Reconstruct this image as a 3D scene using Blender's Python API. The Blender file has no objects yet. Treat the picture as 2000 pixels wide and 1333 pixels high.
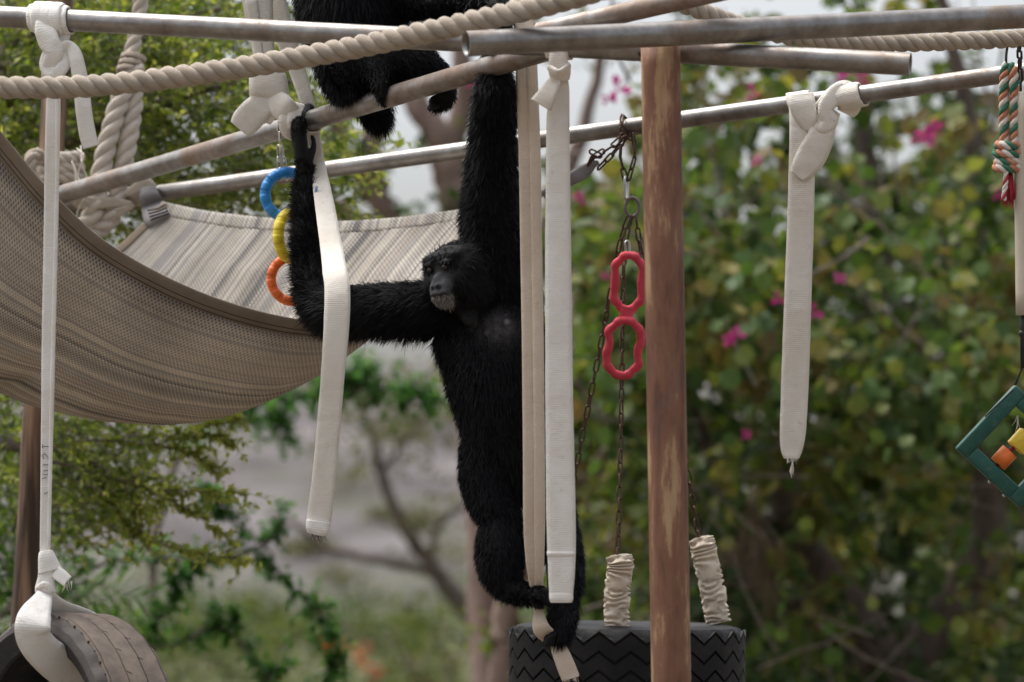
import bpy, bmesh, math, random
import numpy as np
from mathutils import Vector, Matrix, noise as mnoise
random.seed(7); rng = np.random.default_rng(7)
R = math.radians
sc = bpy.context.scene
col = sc.collection

# ------------------------------------------------------------------ camera
CAM = Vector((0, 0, 1.5)); PITCH = R(4.0); FPX = 7000.0      # focal length in px of a 2000 px wide frame
cd = bpy.data.cameras.new('camera'); cam = bpy.data.objects.new('camera', cd); col.objects.link(cam)
cam.location = CAM; cam.rotation_euler = (R(90) + PITCH, 0, 0)
cd.sensor_width = 36; cd.lens = 126; cd.clip_start = .1; cd.clip_end = 3000
cd.dof.use_dof = True; cd.dof.focus_distance = 10.12; cd.dof.aperture_fstop = 2.3
cd.dof.aperture_blades = 0
sc.camera = cam

# ------------------------------------------------------------------ sky, sun, exposure
SUN_EL, SUN_AZ = R(68), R(-58)          # overcast: a wide, weak sun almost overhead
w = bpy.data.worlds.new('World'); sc.world = w; w.use_nodes = True
nt = w.node_tree; nt.nodes.clear()
sky = nt.nodes.new('ShaderNodeTexSky'); sky.sky_type = 'NISHITA'; sky.sun_disc = False
sky.sun_elevation = SUN_EL; sky.sun_rotation = SUN_AZ
sky.air_density = 1.0; sky.dust_density = 7.0; sky.ozone_density = 1.0; sky.altitude = 50
hs = nt.nodes.new('ShaderNodeHueSaturation'); hs.inputs['Saturation'].default_value = .38
bg = nt.nodes.new('ShaderNodeBackground'); bg.inputs[1].default_value = .15
wo = nt.nodes.new('ShaderNodeOutputWorld')
nt.links.new(sky.outputs[0], hs.inputs['Color']); nt.links.new(hs.outputs[0], bg.inputs[0]); nt.links.new(bg.outputs[0], wo.inputs[0])
sl = bpy.data.lights.new('sun', 'SUN'); sl.energy = 1.1; sl.angle = R(40); sl.color = (1, .97, .92)
so = bpy.data.objects.new('sun', sl); col.objects.link(so)
sd = Vector((math.sin(SUN_AZ) * math.cos(SUN_EL), math.cos(SUN_AZ) * math.cos(SUN_EL), math.sin(SUN_EL)))
so.rotation_euler = sd.to_track_quat('Z', 'Y').to_euler(); so.location = (0, 0, 30)
sc.view_settings.view_transform = 'Standard'; sc.view_settings.look = 'None'
sc.view_settings.gamma = 1; sc.view_settings.exposure = .84; sc.view_settings.use_curve_mapping = False
sc.cycles.use_denoising = True
sc.cycles.max_bounces = 6; sc.cycles.transparent_max_bounces = 8

# ------------------------------------------------------------------ helpers
FW = Vector((0, math.cos(PITCH), math.sin(PITCH))); UP = Vector((0, -math.sin(PITCH), math.cos(PITCH))); RT = Vector((1, 0, 0))
def W(px, py, d):
    """the place in the world at depth d (m) seen at (px,py) of the 2000x1333 photograph"""
    return CAM + FW * d + RT * ((px - 1000) / FPX * d) + UP * ((666.5 - py) / FPX * d)
def S(px, d): return px / FPX * d

class Geo:
    def __init__(s): s.v = []; s.f = []; s.uv = []
    def add(s, v, f, uv=None):
        o = len(s.v); s.v.extend([tuple(p) for p in v]); s.f.extend([tuple(i + o for i in q) for q in f])
        s.uv.extend(uv if uv else [[(0, 0)] * len(q) for q in f]); return s
    def mesh(s, name, mat=None, smooth=True):
        m = bpy.data.meshes.new(name); m.from_pydata(s.v, [], s.f)
        l = m.uv_layers.new(name='UVMap'); l.data.foreach_set('uv', [c for q in s.uv for p in q for c in p])
        if mat: m.materials.append(mat)
        if smooth: m.polygons.foreach_set('use_smooth', [True] * len(m.polygons))
        m.update(); return m
    def build(s, name, mat, parent=None, smooth=True):
        return link(name, s.mesh(name, mat, smooth), parent)
def link(name, data, parent=None):
    o = bpy.data.objects.new(name, data); col.objects.link(o)
    if parent: o.parent = parent; o.matrix_parent_inverse = parent.matrix_world_inv if hasattr(parent, 'matrix_world_inv') else Matrix.Translation(-parent.location)
    return o
def tag(o, label=None, cat=None, group=None, kind=None):
    if label: o['label'] = label
    if cat: o['category'] = cat
    if group: o['group'] = group
    if kind: o['kind'] = kind
    return o
def thing(name, label, cat, loc, group=None):
    o = bpy.data.objects.new(name, None); o.empty_display_size = .05; col.objects.link(o); o.location = loc
    return tag(o, label, cat, group)

def catmull(P, n=6):
    """P list of tuples (any length) -> smooth list"""
    A = np.array(P, float); N = len(A)
    if N < 3:
        return [A[0] + (A[1] - A[0]) * t / n for t in range(n + 1)]
    E = np.vstack([2 * A[0] - A[1], A, 2 * A[-1] - A[-2]]); out = []
    for i in range(N - 1):
        p0, p1, p2, p3 = E[i:i + 4]
        for k in range(n):
            t = k / n
            out.append(.5 * (2 * p1 + (p2 - p0) * t + (2 * p0 - 5 * p1 + 4 * p2 - p3) * t * t + (3 * p1 - p0 - 3 * p2 + p3) * t ** 3))
    out.append(A[-1]); return out
def tangents(P):
    T = []
    for i in range(len(P)):
        a = P[max(i - 1, 0)]; b = P[min(i + 1, len(P) - 1)]
        t = (b - a); T.append(t.normalized() if t.length > 1e-9 else Vector((0, 0, 1)))
    return T
def frames(P):
    T = tangents(P); n = T[0].orthogonal().normalized(); out = []
    for i, t in enumerate(T):
        n = (n - t * n.dot(t))
        n = n.normalized() if n.length > 1e-6 else t.orthogonal().normalized()
        out.append((t, n, t.cross(n)))
    return out
def tube(g, P, r, sides=10, cap=True, flat=1.0, closed=False):
    P = [Vector(p) for p in P]; F = frames(P); n = len(P)
    rr = r if hasattr(r, '__len__') else [r] * n
    V = []; L = 0; ls = []
    for i, (t, a, b) in enumerate(F):
        if i: L += (P[i] - P[i - 1]).length
        ls.append(L)
        for k in range(sides):
            q = 2 * math.pi * k / sides
            V.append(P[i] + (a * math.cos(q) + b * math.sin(q) * flat) * rr[i])
    f = []; uv = []
    for i in range(n - 1 if not closed else n):
        i2 = (i + 1) % n
        for k in range(sides):
            k2 = (k + 1) % sides
            f.append((i * sides + k, i * sides + k2, i2 * sides + k2, i2 * sides + k))
            u0, u1 = k / sides, (k + 1) / sides; v0 = ls[i]; v1 = ls[i2] if i2 else ls[i] + .01
            uv.append([(u0, v0), (u1, v0), (u1, v1), (u0, v1)])
    if cap and not closed:
        f.append(tuple(range(sides))[::-1]); uv.append([(0, 0)] * sides)
        f.append(tuple((n - 1) * sides + k for k in range(sides))); uv.append([(0, 0)] * sides)
    g.add(V, f, uv); return g
def sweep(g, P, side, w, t, jag=0.0, nx=7):
    """a flat band: width w[i] along side[i], thickness t[i]; rounded edges"""
    P = [Vector(p) for p in P]; T = tangents(P); n = len(P)
    prof = []
    for k in range(nx): x = -1 + 2 * k / (nx - 1); prof.append((x, 1 - .55 * abs(x) ** 5))
    for k in range(nx): x = 1 - 2 * k / (nx - 1); prof.append((x, -(1 - .55 * abs(x) ** 5)))
    m = len(prof); V = []; ls = []; L = 0
    for i in range(n):
        if i: L += (P[i] - P[i - 1]).length
        ls.append(L)
        s = side[i]; s = (s - T[i] * s.dot(T[i])); s.normalize(); nn = T[i].cross(s)
        for (x, y) in prof:
            j = 1 + jag * mnoise.noise(Vector((x * 3, L * 25, 1.7)))
            V.append(P[i] + s * (x * w[i] * .5 * j) + nn * (y * t[i] * .5))
    f = []; uv = []
    for i in range(n - 1):
        for k in range(m):
            k2 = (k + 1) % m
            f.append((i * m + k, i * m + k2, (i + 1) * m + k2, (i + 1) * m + k))
            x0 = prof[k][0] * w[i] * .5; x1 = prof[k2][0] * w[i] * .5
            uv.append([(x0, ls[i]), (x1, ls[i]), (x1, ls[i + 1]), (x0, ls[i + 1])])
    f.append(tuple(range(m))[::-1]); uv.append([(0, 0)] * m)
    f.append(tuple((n - 1) * m + k for k in range(m))); uv.append([(0, ls[-1])] * m)
    g.add(V, f, uv); return g
def band(g, keys, thick=.006, n=8, wpx=None, jag=0.02, wav=0.0):
    """keys (px,py,d,wpx,twist deg): a webbing strap through these places"""
    K = [tuple(k) + ((wpx,) if len(k) < 4 else ()) for k in keys]; K = [k + ((0,) if len(k) < 5 else ()) for k in K]
    C = catmull(K, n)
    P = [W(c[0], c[1], c[2]) for c in C]; T = tangents(P); side = []
    for p, t, c in zip(P, T, C):
        v = (p - CAM).normalized(); s = t.cross(v)
        if s.length < 1e-4: s = RT.copy()
        s.normalize(); side.append(Matrix.Rotation(R(c[4]), 3, t) @ s)
    if wav:
        P = [p + (p - CAM).normalized() * (wav * mnoise.noise(Vector((i * .11, 3.3, keys[0][0])))) for i, p in enumerate(P)]
    return sweep(g, P, side, [S(c[3], c[2]) for c in C], [thick] * len(P), jag)
def wrap(g, A, B, rad, turns, wid, thick=.006, ph=0.0, seg=22):
    """a strap wound round the axis A-B"""
    ax = (B - A); L = ax.length; ax.normalize(); a = (FW - ax * FW.dot(ax)).normalized(); b = ax.cross(a); turns = max(1, round(turns)); ph = 0
    n = max(8, int(seg * turns)); P = []; sd = []
    for i in range(n + 1):
        t = i / n; q = ph + t * turns * 2 * math.pi
        P.append(A + ax * (L * t) + (a * math.cos(q) + b * math.sin(q)) * (rad + thick * .3 + .0015 * math.sin(9 * q)))
        sd.append(ax.copy())
    return sweep(g, P, sd, [wid] * len(P), [thick] * len(P), .03)
def uvsphere(g, c, r, rot=None, nu=14, nv=9):
    c = Vector(c); r = r if hasattr(r, '__len__') else (r, r, r); V = []; f = []
    for i in range(1, nv):
        th = math.pi * i / nv
        for k in range(nu):
            q = 2 * math.pi * k / nu
            p = Vector((r[0] * math.sin(th) * math.cos(q), r[1] * math.sin(th) * math.sin(q), r[2] * math.cos(th)))
            V.append(c + (rot @ p if rot else p))
    t = Vector((0, 0, r[2])); V.append(c + (rot @ t if rot else t)); V.append(c - (rot @ t if rot else t))
    for i in range(nv - 2):
        for k in range(nu):
            k2 = (k + 1) % nu; f.append((i * nu + k, (i + 1) * nu + k, (i + 1) * nu + k2, i * nu + k2))
    a, b = len(V) - 2, len(V) - 1
    for k in range(nu):
        k2 = (k + 1) % nu; f.append((a, k, k2)); f.append((b, (nv - 2) * nu + k2, (nv - 2) * nu + k))
    g.add(V, f); return g
def boxg(g, M, sx, sy, sz, bev=.004):
    bm = bmesh.new(); bmesh.ops.create_cube(bm, size=1)
    for v in bm.verts: v.co = Vector((v.co.x * sx, v.co.y * sy, v.co.z * sz))
    if bev: bmesh.ops.bevel(bm, geom=bm.edges[:], offset=bev, segments=2, affect='EDGES', profile=.5)
    bm.verts.index_update(); V = [M @ v.co for v in bm.verts]; f = [tuple(v.index for v in q.verts) for q in bm.faces]; bm.free()
    g.add(V, f); return g

# ------------------------------------------------------------------ materials
def nodes(name):
    m = bpy.data.materials.new(name); m.use_nodes = True; t = m.node_tree; t.nodes.clear()
    o = t.nodes.new('ShaderNodeOutputMaterial'); b = t.nodes.new('ShaderNodeBsdfPrincipled')
    t.links.new(b.outputs[0], o.inputs[0]); return m, t, b, o
def ramp(t, fac, stops):
    r = t.nodes.new('ShaderNodeValToRGB'); e = r.color_ramp.elements
    while len(e) < len(stops): e.new(.5)
    for k, (p, c) in enumerate(stops): e[k].position = p; e[k].color = (*c, 1) if len(c) == 3 else c
    t.links.new(fac, r.inputs[0]); return r.outputs[0]
def noise(t, vec, scale, detail=4, rough=.55, dist=0):
    n = t.nodes.new('ShaderNodeTexNoise'); n.inputs['Scale'].default_value = scale; n.inputs['Detail'].default_value = detail
    n.inputs['Roughness'].default_value = rough; n.inputs['Distortion'].default_value = dist
    if vec is not None: t.links.new(vec, n.inputs['Vector'])
    return n.outputs[0]
def mapping(t, kind='Object', scale=(1, 1, 1), rot=(0, 0, 0)):
    c = t.nodes.new('ShaderNodeTexCoord'); m = t.nodes.new('ShaderNodeMapping')
    m.inputs['Scale'].default_value = scale; m.inputs['Rotation'].default_value = rot
    t.links.new(c.outputs[kind], m.inputs[0]); return m.outputs[0]
def mixc(t, fac, a, b, mode='MIX'):
    n = t.nodes.new('ShaderNodeMix'); n.data_type = 'RGBA'; n.blend_type = mode
    for s, x in ((n.inputs[0], fac), (n.inputs[6], a), (n.inputs[7], b)):
        if hasattr(x, 'links'): t.links.new(x, s)
        elif hasattr(x, '__len__'): s.default_value = (*x, 1)
        else: s.default_value = x
    return n.outputs[2]
def bump(t, b, h, strength=.3, dist=.01):
    n = t.nodes.new('ShaderNodeBump'); n.inputs['Strength'].default_value = strength; n.inputs['Distance'].default_value = dist
    t.links.new(h, n.inputs['Height']); t.links.new(n.outputs[0], b.inputs['Normal'])
def math_(t, op, a, b=None):
    n = t.nodes.new('ShaderNodeMath'); n.operation = op
    for s, x in ((n.inputs[0], a), (n.inputs[1], b)):
        if x is None: continue
        if hasattr(x, 'links'): t.links.new(x, s)
        else: s.default_value = x
    return n.outputs[0]
def plain(name, c1, c2, rough=.6, scale=20, bs=.25, bscale=80, metal=0, spec=.5, stretch=(1, 1, 1), lo=.3, hi=.7, bd=.003):
    m, t, b, o = nodes(name); v = mapping(t, 'Object', stretch)
    c = ramp(t, noise(t, v, scale), [(lo, c1), (hi, c2)]); t.links.new(c, b.inputs['Base Color'])
    b.inputs['Roughness'].default_value = rough; b.inputs['Metallic'].default_value = metal; b.inputs['Specular IOR Level'].default_value = spec
    if bs: bump(t, b, noise(t, v, bscale, 5), bs, bd)
    return m

def mat_webbing(name, c1, c2, dirt=(.30, .22, .15), rib=.006):
    m, t, b, o = nodes(name)
    uv = mapping(t, 'UV'); ob = mapping(t, 'Object')
    sep = t.nodes.new('ShaderNodeSeparateXYZ'); t.links.new(uv, sep.inputs[0])
    wv = math_(t, 'SINE', math_(t, 'MULTIPLY', sep.outputs[1], 2 * math.pi / rib))
    wu = math_(t, 'SINE', math_(t, 'MULTIPLY', sep.outputs[0], 2 * math.pi / (rib * .6)))
    base = ramp(t, noise(t, ob, 9, 5), [(.3, c1), (.7, c2)])
    d1 = ramp(t, noise(t, ob, 34, 7, .75), [(.60, (0, 0, 0)), (.76, (1, 1, 1))])
    d2 = ramp(t, noise(t, ob, 5, 4, .6), [(.45, (0, 0, 0)), (.75, (1, 1, 1))])
    df = math_(t, 'MULTIPLY', d1, .55); base = mixc(t, df, base, dirt)
    base = mixc(t, math_(t, 'MULTIPLY', d2, .38), base, (.52, .44, .34))
    ribs = math_(t, 'ADD', math_(t, 'MULTIPLY', wv, .024), .976)
    base = mixc(t, 1.0, base, ribs, 'MULTIPLY')
    t.links.new(base, b.inputs['Base Color']); b.inputs['Roughness'].default_value = .85; b.inputs['Specular IOR Level'].default_value = .2
    b.inputs['Sheen Weight'].default_value = .15
    h = math_(t, 'ADD', math_(t, 'MULTIPLY', wv, .26), math_(t, 'ADD', math_(t, 'MULTIPLY', wu, .2), math_(t, 'ADD', math_(t, 'MULTIPLY', noise(t, ob, 60, 5), 1.6), math_(t, 'MULTIPLY', noise(t, ob, 17, 3, .5, .8), 6.5))))
    bump(t, b, h, .5, .0016); return m
M_WEB = mat_webbing('cream_webbing', (.82, .785, .72), (.75, .70, .62))
M_WEBW = mat_webbing('white_webbing', (.86, .84, .80), (.79, .76, .70))
M_WEBT = mat_webbing('tan_webbing', (.66, .565, .46), (.56, .46, .365), rib=.006)
M_WEBG = plain('grey_webbing', (.16, .15, .155), (.24, .225, .22), .9, 15, .4, 150)
M_TAUPE = plain('taupe_webbing', (.36, .31, .25), (.44, .385, .31), .9, 15, .4, 150)

def mat_pipe(name, rust):
    m, t, b, o = nodes(name); v = mapping(t, 'Object'); 
    c = ramp(t, noise(t, v, 14, 6, .65), [(.3, (.17, .155, .14)), (.55, (.29, .275, .26)), (.75, (.40, .395, .385))])
    pr = ramp(t, noise(t, v, 3.1, 8, .72, .6), [(rust, (0, 0, 0)), (rust + .16, (1, 1, 1))])
    sp = ramp(t, noise(t, v, 90, 4, .8), [(.62, (0, 0, 0)), (.7, (1, 1, 1))])
    f = math_(t, 'MINIMUM', math_(t, 'ADD', math_(t, 'MULTIPLY', pr, .75), math_(t, 'MULTIPLY', sp, .35)), 1.0)
    rc = ramp(t, noise(t, v, 30, 5), [(.3, (.13, .072, .042)), (.7, (.25, .165, .105))])
    t.links.new(mixc(t, f, c, rc), b.inputs['Base Color'])
    t.links.new(math_(t, 'SUBTRACT', .9, math_(t, 'MULTIPLY', f, .75)), b.inputs['Metallic'])
    t.links.new(math_(t, 'ADD', .37, math_(t, 'MULTIPLY', f, .35)), b.inputs['Roughness'])
    bump(t, b, noise(t, v, 120, 5, .7), .25, .002); return m
M_PIPE = mat_pipe('weathered_steel', .50)
M_PIPER = mat_pipe('rusty_steel', .45)
def mat_post():
    m, t, b, o = nodes('rust_painted_post'); v = mapping(t, 'Object', (1, 1, .2))
    n1 = noise(t, v, 15, 7, .66, .15)
    c = ramp(t, n1, [(.34, (.10, .048, .031)), (.45, (.185, .084, .049)), (.53, (.215, .108, .064)), (.575, (.36, .22, .12)), (.65, (.42, .285, .16))])
    g = ramp(t, noise(t, mapping(t, 'Object', (1, 1, .5)), 9, 5, .6), [(.58, (0, 0, 0)), (.72, (1, 1, 1))])
    c = mixc(t, math_(t, 'MULTIPLY', g, .35), c, (.15, .115, .11))
    s = ramp(t, noise(t, mapping(t, 'Object'), 130, 3, .8), [(.6, (1, 1, 1)), (.75, (.55, .5, .47))]); c = mixc(t, .8, c, s, 'MULTIPLY')
    t.links.new(c, b.inputs['Base Color']); b.inputs['Roughness'].default_value = .62; b.inputs['Specular IOR Level'].default_value = .35
    bump(t, b, n1, .35, .004); return m
M_POST = mat_post()
M_WOOD = plain('weathered_timber', (.06, .036, .024), (.30, .19, .12), .85, 26, .8, 60, stretch=(1, 1, .06), bd=.01, lo=.42, hi=.6)
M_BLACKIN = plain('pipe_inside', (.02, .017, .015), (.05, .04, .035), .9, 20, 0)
def mat_rope(name, c1, c2, c3):
    m, t, b, o = nodes(name); uv = mapping(t, 'UV', (14, 22, 1)); ob = mapping(t, 'Object')
    fib = noise(t, mapping(t, 'UV', (30, 9, 1), (0, 0, .5)), 3.0, 4, .6)
    c = ramp(t, fib, [(.3, c1), (.7, c2)]); d = ramp(t, noise(t, ob, 14, 5, .65), [(.48, (0, 0, 0)), (.72, (1, 1, 1))])
    c = mixc(t, math_(t, 'MULTIPLY', d, .55), c, c3); t.links.new(c, b.inputs['Base Color'])
    b.inputs['Roughness'].default_value = .9; b.inputs['Specular IOR Level'].default_value = .2; b.inputs['Sheen Weight'].default_value = .3
    bump(t, b, fib, .6, .003); return m
M_ROPE = mat_rope('natural_rope', (.33, .272, .212), (.49, .42, .34), (.19, .158, .128))
M_ROPEL = mat_rope('pale_rope', (.46, .40, .335), (.62, .56, .48), (.31, .26, .21))
M_CHAIN = plain('rusty_chain', (.035, .02, .014), (.12, .062, .04), .6, 60, .4, 200, metal=.45)
M_STEEL = plain('zinc_steel', (.42, .41, .40), (.6, .6, .6), .3, 30, .15, 100, metal=.95)
M_RUBBER = plain('tyre_rubber', (.005, .0054, .0065), (.022, .020, .020), .62, 9, .6, 60, spec=.28, lo=.42, hi=.8)
def mat_dusty():
    m, t, b, o = nodes('dusty_tyre_rubber'); v = mapping(t, 'UV')       # u: axial place on the profile, dust worn onto the tread
    sep = t.nodes.new('ShaderNodeSeparateXYZ'); t.links.new(v, sep.inputs[0]); ob = mapping(t, 'Object')
    f = math_(t, 'MULTIPLY', ramp(t, sep.outputs[0], [(.46, (0, 0, 0)), (.56, (1, 1, 1))]), ramp(t, noise(t, ob, 18, 6, .7), [(.25, (.35, .35, .35)), (.6, (1, 1, 1))]))
    n2 = ramp(t, noise(t, ob, 40, 4), [(.55, (0, 0, 0)), (.85, (.22, .22, .22))]); f = math_(t, 'MAXIMUM', f, n2)
    c = mixc(t, f, (.024, .024, .027), (.21, .165, .13)); t.links.new(c, b.inputs['Base Color'])
    b.inputs['Roughness'].default_value = .7; bump(t, b, noise(t, ob, 90, 4), .4, .003); return m
M_DUSTY = mat_dusty()
def plastic(name, c, rough=.35, sss=.0):
    m, t, b, o = nodes(name); v = mapping(t, 'Object')
    k = ramp(t, noise(t, v, 22, 6, .7), [(.3, tuple(x * .72 for x in c)), (.55, c), (.8, tuple(min(.9, x * .9 + .06) for x in c))])
    d = ramp(t, noise(t, v, 60, 7, .8, .5), [(.56, (0, 0, 0)), (.72, (1, 1, 1))]); k = mixc(t, math_(t, 'MULTIPLY', d, .38), k, (.22, .18, .14))
    t.links.new(k, b.inputs['Base Color']); t.links.new(ramp(t, noise(t, v, 45, 5), [(.3, (rough,) * 3), (.7, (rough + .3,) * 3)]), b.inputs['Roughness']); bump(t, b, noise(t, v, 120, 6, .75), .3, .003); return m
M_BLUE = plastic('blue_plastic', (.012, .23, .62)); M_YELLOW = plastic('yellow_plastic', (.80, .62, .02)); M_ORANGE = plastic('orange_plastic', (.82, .15, .015))
M_RED = plastic('red_rubber', (.60, .045, .075), .6); M_GREEN = plastic('green_plastic', (.004, .075, .055), .3)
M_MAROON = plastic('maroon_dowel', (.16, .015, .02), .5); M_ORANGE2 = plastic('orange_bead', (.75, .17, .02)); M_YELLOW2 = plastic('yellow_block', (.72, .50, .04))
M_PVC = plain('aged_pvc', (.50, .44, .34), (.62, .565, .47), .5, 12, .1, 60, stretch=(1, 1, .3))
M_BLACK = plain('black_iron', (.012, .012, .013), (.03, .03, .03), .5, 40, .2, 100)
M_STRING = plain('pale_string', (.6, .55, .46), (.72, .68, .6), .9, 30, 0)
M_INK = plain('faded_ink', (.09, .09, .11), (.16, .16, .18), .9, 60, 0)
RC = [plain('cord_white', (.62, .58, .52), (.74, .70, .64), .9, 60, .3, 200), plain('cord_orange', (.42, .16, .09), (.56, .25, .16), .9, 60, .3, 200), plain('cord_green', (.03, .13, .085), (.06, .2, .13), .9, 60, .3, 200)]
M_TASSEL = plain('cord_red', (.30, .018, .035), (.48, .045, .07), .9, 60, .4, 200)
def mat_hammock():
    m, t, b, o = nodes('striped_mesh_fabric'); uv = mapping(t, 'UV')
    sep = t.nodes.new('ShaderNodeSeparateXYZ'); t.links.new(uv, sep.inputs[0]); U, V = sep.outputs[0], sep.outputs[1]
    cx = t.nodes.new('ShaderNodeCombineXYZ'); t.links.new(V, cx.inputs[1])
    s1 = noise(t, cx.outputs[0], 13, 2, .7); s2 = noise(t, cx.outputs[0], 55, 1, .5)
    c = ramp(t, s1, [(.34, (.25, .245, .25)), (.43, (.45, .43, .40)), (.50, (.66, .62, .55)), (.56, (.38, .37, .37)), (.62, (.72, .68, .60)), (.70, (.5, .49, .48))])
    st = ramp(t, s2, [(.63, (0, 0, 0)), (.66, (1, 1, 1))]); c = mixc(t, math_(t, 'MULTIPLY', st, .8), c, (.80, .77, .70))
    s3 = ramp(t, noise(t, cx.outputs[0], 31, 1, .5), [(.68, (0, 0, 0)), (.70, (1, 1, 1))]); c = mixc(t, math_(t, 'MULTIPLY', s3, .5), c, (.55, .36, .25))
    k = 2 * math.pi / .0125
    wu = math_(t, 'SINE', math_(t, 'MULTIPLY', U, k)); wv = math_(t, 'SINE', math_(t, 'MULTIPLY', V, k))
    wp = math_(t, 'MULTIPLY', wu, wv)                                    # basket weave: dark yarn crossing pale yarn
    dark = ramp(t, wp, [(.05, (0, 0, 0)), (.45, (1, 1, 1))])
    inv = ramp(t, s1, [(.4, (.8, .8, .8)), (.56, (.35, .35, .35))])
    c = mixc(t, math_(t, 'MULTIPLY', dark, inv), c, (.06, .055, .055)); c = mixc(t, 1.0, c, ramp(t, noise(t, mapping(t, 'Object'), 3.5, 7, .65), [(.3, (.74, .71, .68)), (.65, (1.08, 1.07, 1.06))]), 'MULTIPLY')
    t.links.new(c, b.inputs['Base Color']); b.inputs['Roughness'].default_value = .9; b.inputs['Specular IOR Level'].default_value = .15
    bump(t, b, wp, .4, .002)
    tr = t.nodes.new('ShaderNodeBsdfTranslucent'); t.links.new(mixc(t, 1.0, c, (.70, .60, .50), 'MULTIPLY'), tr.inputs[0])
    mx = t.nodes.new('ShaderNodeMixShader'); mx.inputs[0].default_value = .25
    t.links.new(b.outputs[0], mx.inputs[1]); t.links.new(tr.outputs[0], mx.inputs[2]); t.links.new(mx.outputs[0], o.inputs[0]); return m
M_HAM = mat_hammock()
M_HEM = plain('taupe_hem', (.165, .13, .095), (.225, .18, .135), .9, 10, .4, 250)
def mat_leaf(name, attr=True, cols=None, trans=.35, rough=.5):
    m, t, b, o = nodes(name)
    if attr:
        a = t.nodes.new('ShaderNodeAttribute'); a.attribute_name = 'Col'; c = a.outputs[0]
    else:
        a = t.nodes.new('ShaderNodeObjectInfo'); c = ramp(t, a.outputs['Random'], cols)
    nz = ramp(t, noise(t, mapping(t, 'Object'), 40, 3), [(.3, (.75, .75, .75)), (.7, (1.1, 1.1, 1.1))]); c = mixc(t, 1.0, c, nz, 'MULTIPLY')
    t.links.new(c, b.inputs['Base Color']); b.inputs['Roughness'].default_value = rough; b.inputs['Specular IOR Level'].default_value = .2
    tr = t.nodes.new('ShaderNodeBsdfTranslucent'); t.links.new(mixc(t, 1.0, c, (1.25, 1.3, .55), 'MULTIPLY'), tr.inputs[0])
    mx = t.nodes.new('ShaderNodeMixShader'); mx.inputs[0].default_value = trans
    t.links.new(b.outputs[0], mx.inputs[1]); t.links.new(tr.outputs[0], mx.inputs[2]); t.links.new(mx.outputs[0], o.inputs[0]); return m
M_LEAF = mat_leaf('foliage', trans=.46)
M_BIGLEAF = mat_leaf('orchid_tree_leaf', False, [(0, (.05, .095, .03)), (.35, (.08, .14, .04)), (.65, (.12, .175, .05)), (.86, (.18, .20, .06)), (.95, (.24, .20, .06)), (1, (.20, .14, .06))])
M_PETAL = mat_leaf('magenta_petal', False, [(0, (.40, .02, .26)), (1, (.55, .08, .42))], .3)
M_OPETAL = mat_leaf('orange_petal', False, [(0, (.62, .09, .02)), (1, (.75, .16, .04))], .3)
M_BARK = plain('bark', (.05, .038, .03), (.15, .115, .09), .9, 12, .8, 40, stretch=(1, 1, .3), bd=.02)
M_BARKP = plain('pinkish_bark', (.16, .105, .085), (.30, .215, .18), .9, 8, .6, 40, stretch=(1, 1, .3), bd=.02)
M_TWIG = plain('twig_bark', (.09, .068, .055), (.20, .165, .14), .9, 20, 0)
M_DRY = plain('dry_thatch', (.16, .115, .08), (.36, .28, .20), .95, 30, 0)
def mat_fur(name='black_fur'):
    m, t, b, o = nodes(name); a = t.nodes.new('ShaderNodeAttribute'); a.attribute_name = 'Col'
    t.links.new(a.outputs[0], b.inputs['Base Color']); b.inputs['Roughness'].default_value = .6; b.inputs['Specular IOR Level'].default_value = .19
    return m
M_FUR = mat_fur()
def mat_skin():
    m, t, b, o = nodes('ape_skin'); a = t.nodes.new('ShaderNodeAttribute'); a.attribute_name = 'Col'; ob = mapping(t, 'Object')
    nz = ramp(t, noise(t, ob, 70, 5, .7), [(.3, (.6, .6, .6)), (.7, (1.25, 1.25, 1.25))])
    t.links.new(mixc(t, 1.0, a.outputs[0], nz, 'MULTIPLY'), b.inputs['Base Color']); b.inputs['Roughness'].default_value = .6; b.inputs['Specular IOR Level'].default_value = .3
    bump(t, b, noise(t, ob, 140, 5, .7), .45, .004); return m
M_SKIN = mat_skin()
M_EYE = plain('brown_eye', (.012, .007, .005), (.022, .012, .009), .12, 40, 0)
M_PUPIL = plain('pupil', (.004, .004, .004), (.006, .006, .006), .1, 10, 0)

# ------------------------------------------------------------------ the setting: ground and hill
def mat_ground():
    m, t, b, o = nodes('dry_ground'); v = mapping(t, 'Object')
    c = ramp(t, noise(t, v, .9, 8, .65), [(.3, (.10, .078, .055)), (.55, (.145, .118, .088)), (.75, (.19, .16, .125))])
    gf = ramp(t, noise(t, v, .11, 6, .6), [(.42, (0, 0, 0)), (.6, (1, 1, 1))])
    gr = ramp(t, noise(t, v, 2.2, 6, .7), [(.3, (.035, .052, .018)), (.7, (.09, .105, .034))])
    ln = t.nodes.new('ShaderNodeSeparateXYZ'); t.links.new(v, ln.inputs[0])
    far = ramp(t, math_(t, 'DIVIDE', ln.outputs[1], 100), [(.22, (0, 0, 0)), (.4, (1, 1, 1))])
    t.links.new(mixc(t, math_(t, 'MULTIPLY', math_(t, 'ADD', math_(t, 'MULTIPLY', gf, .6), .35), far), c, gr), b.inputs['Base Color'])
    b.inputs['Roughness'].default_value = .95; b.inputs['Specular IOR Level'].default_value = .1; bump(t, b, noise(t, v, 6, 8, .7), .6, .08); return m
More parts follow.
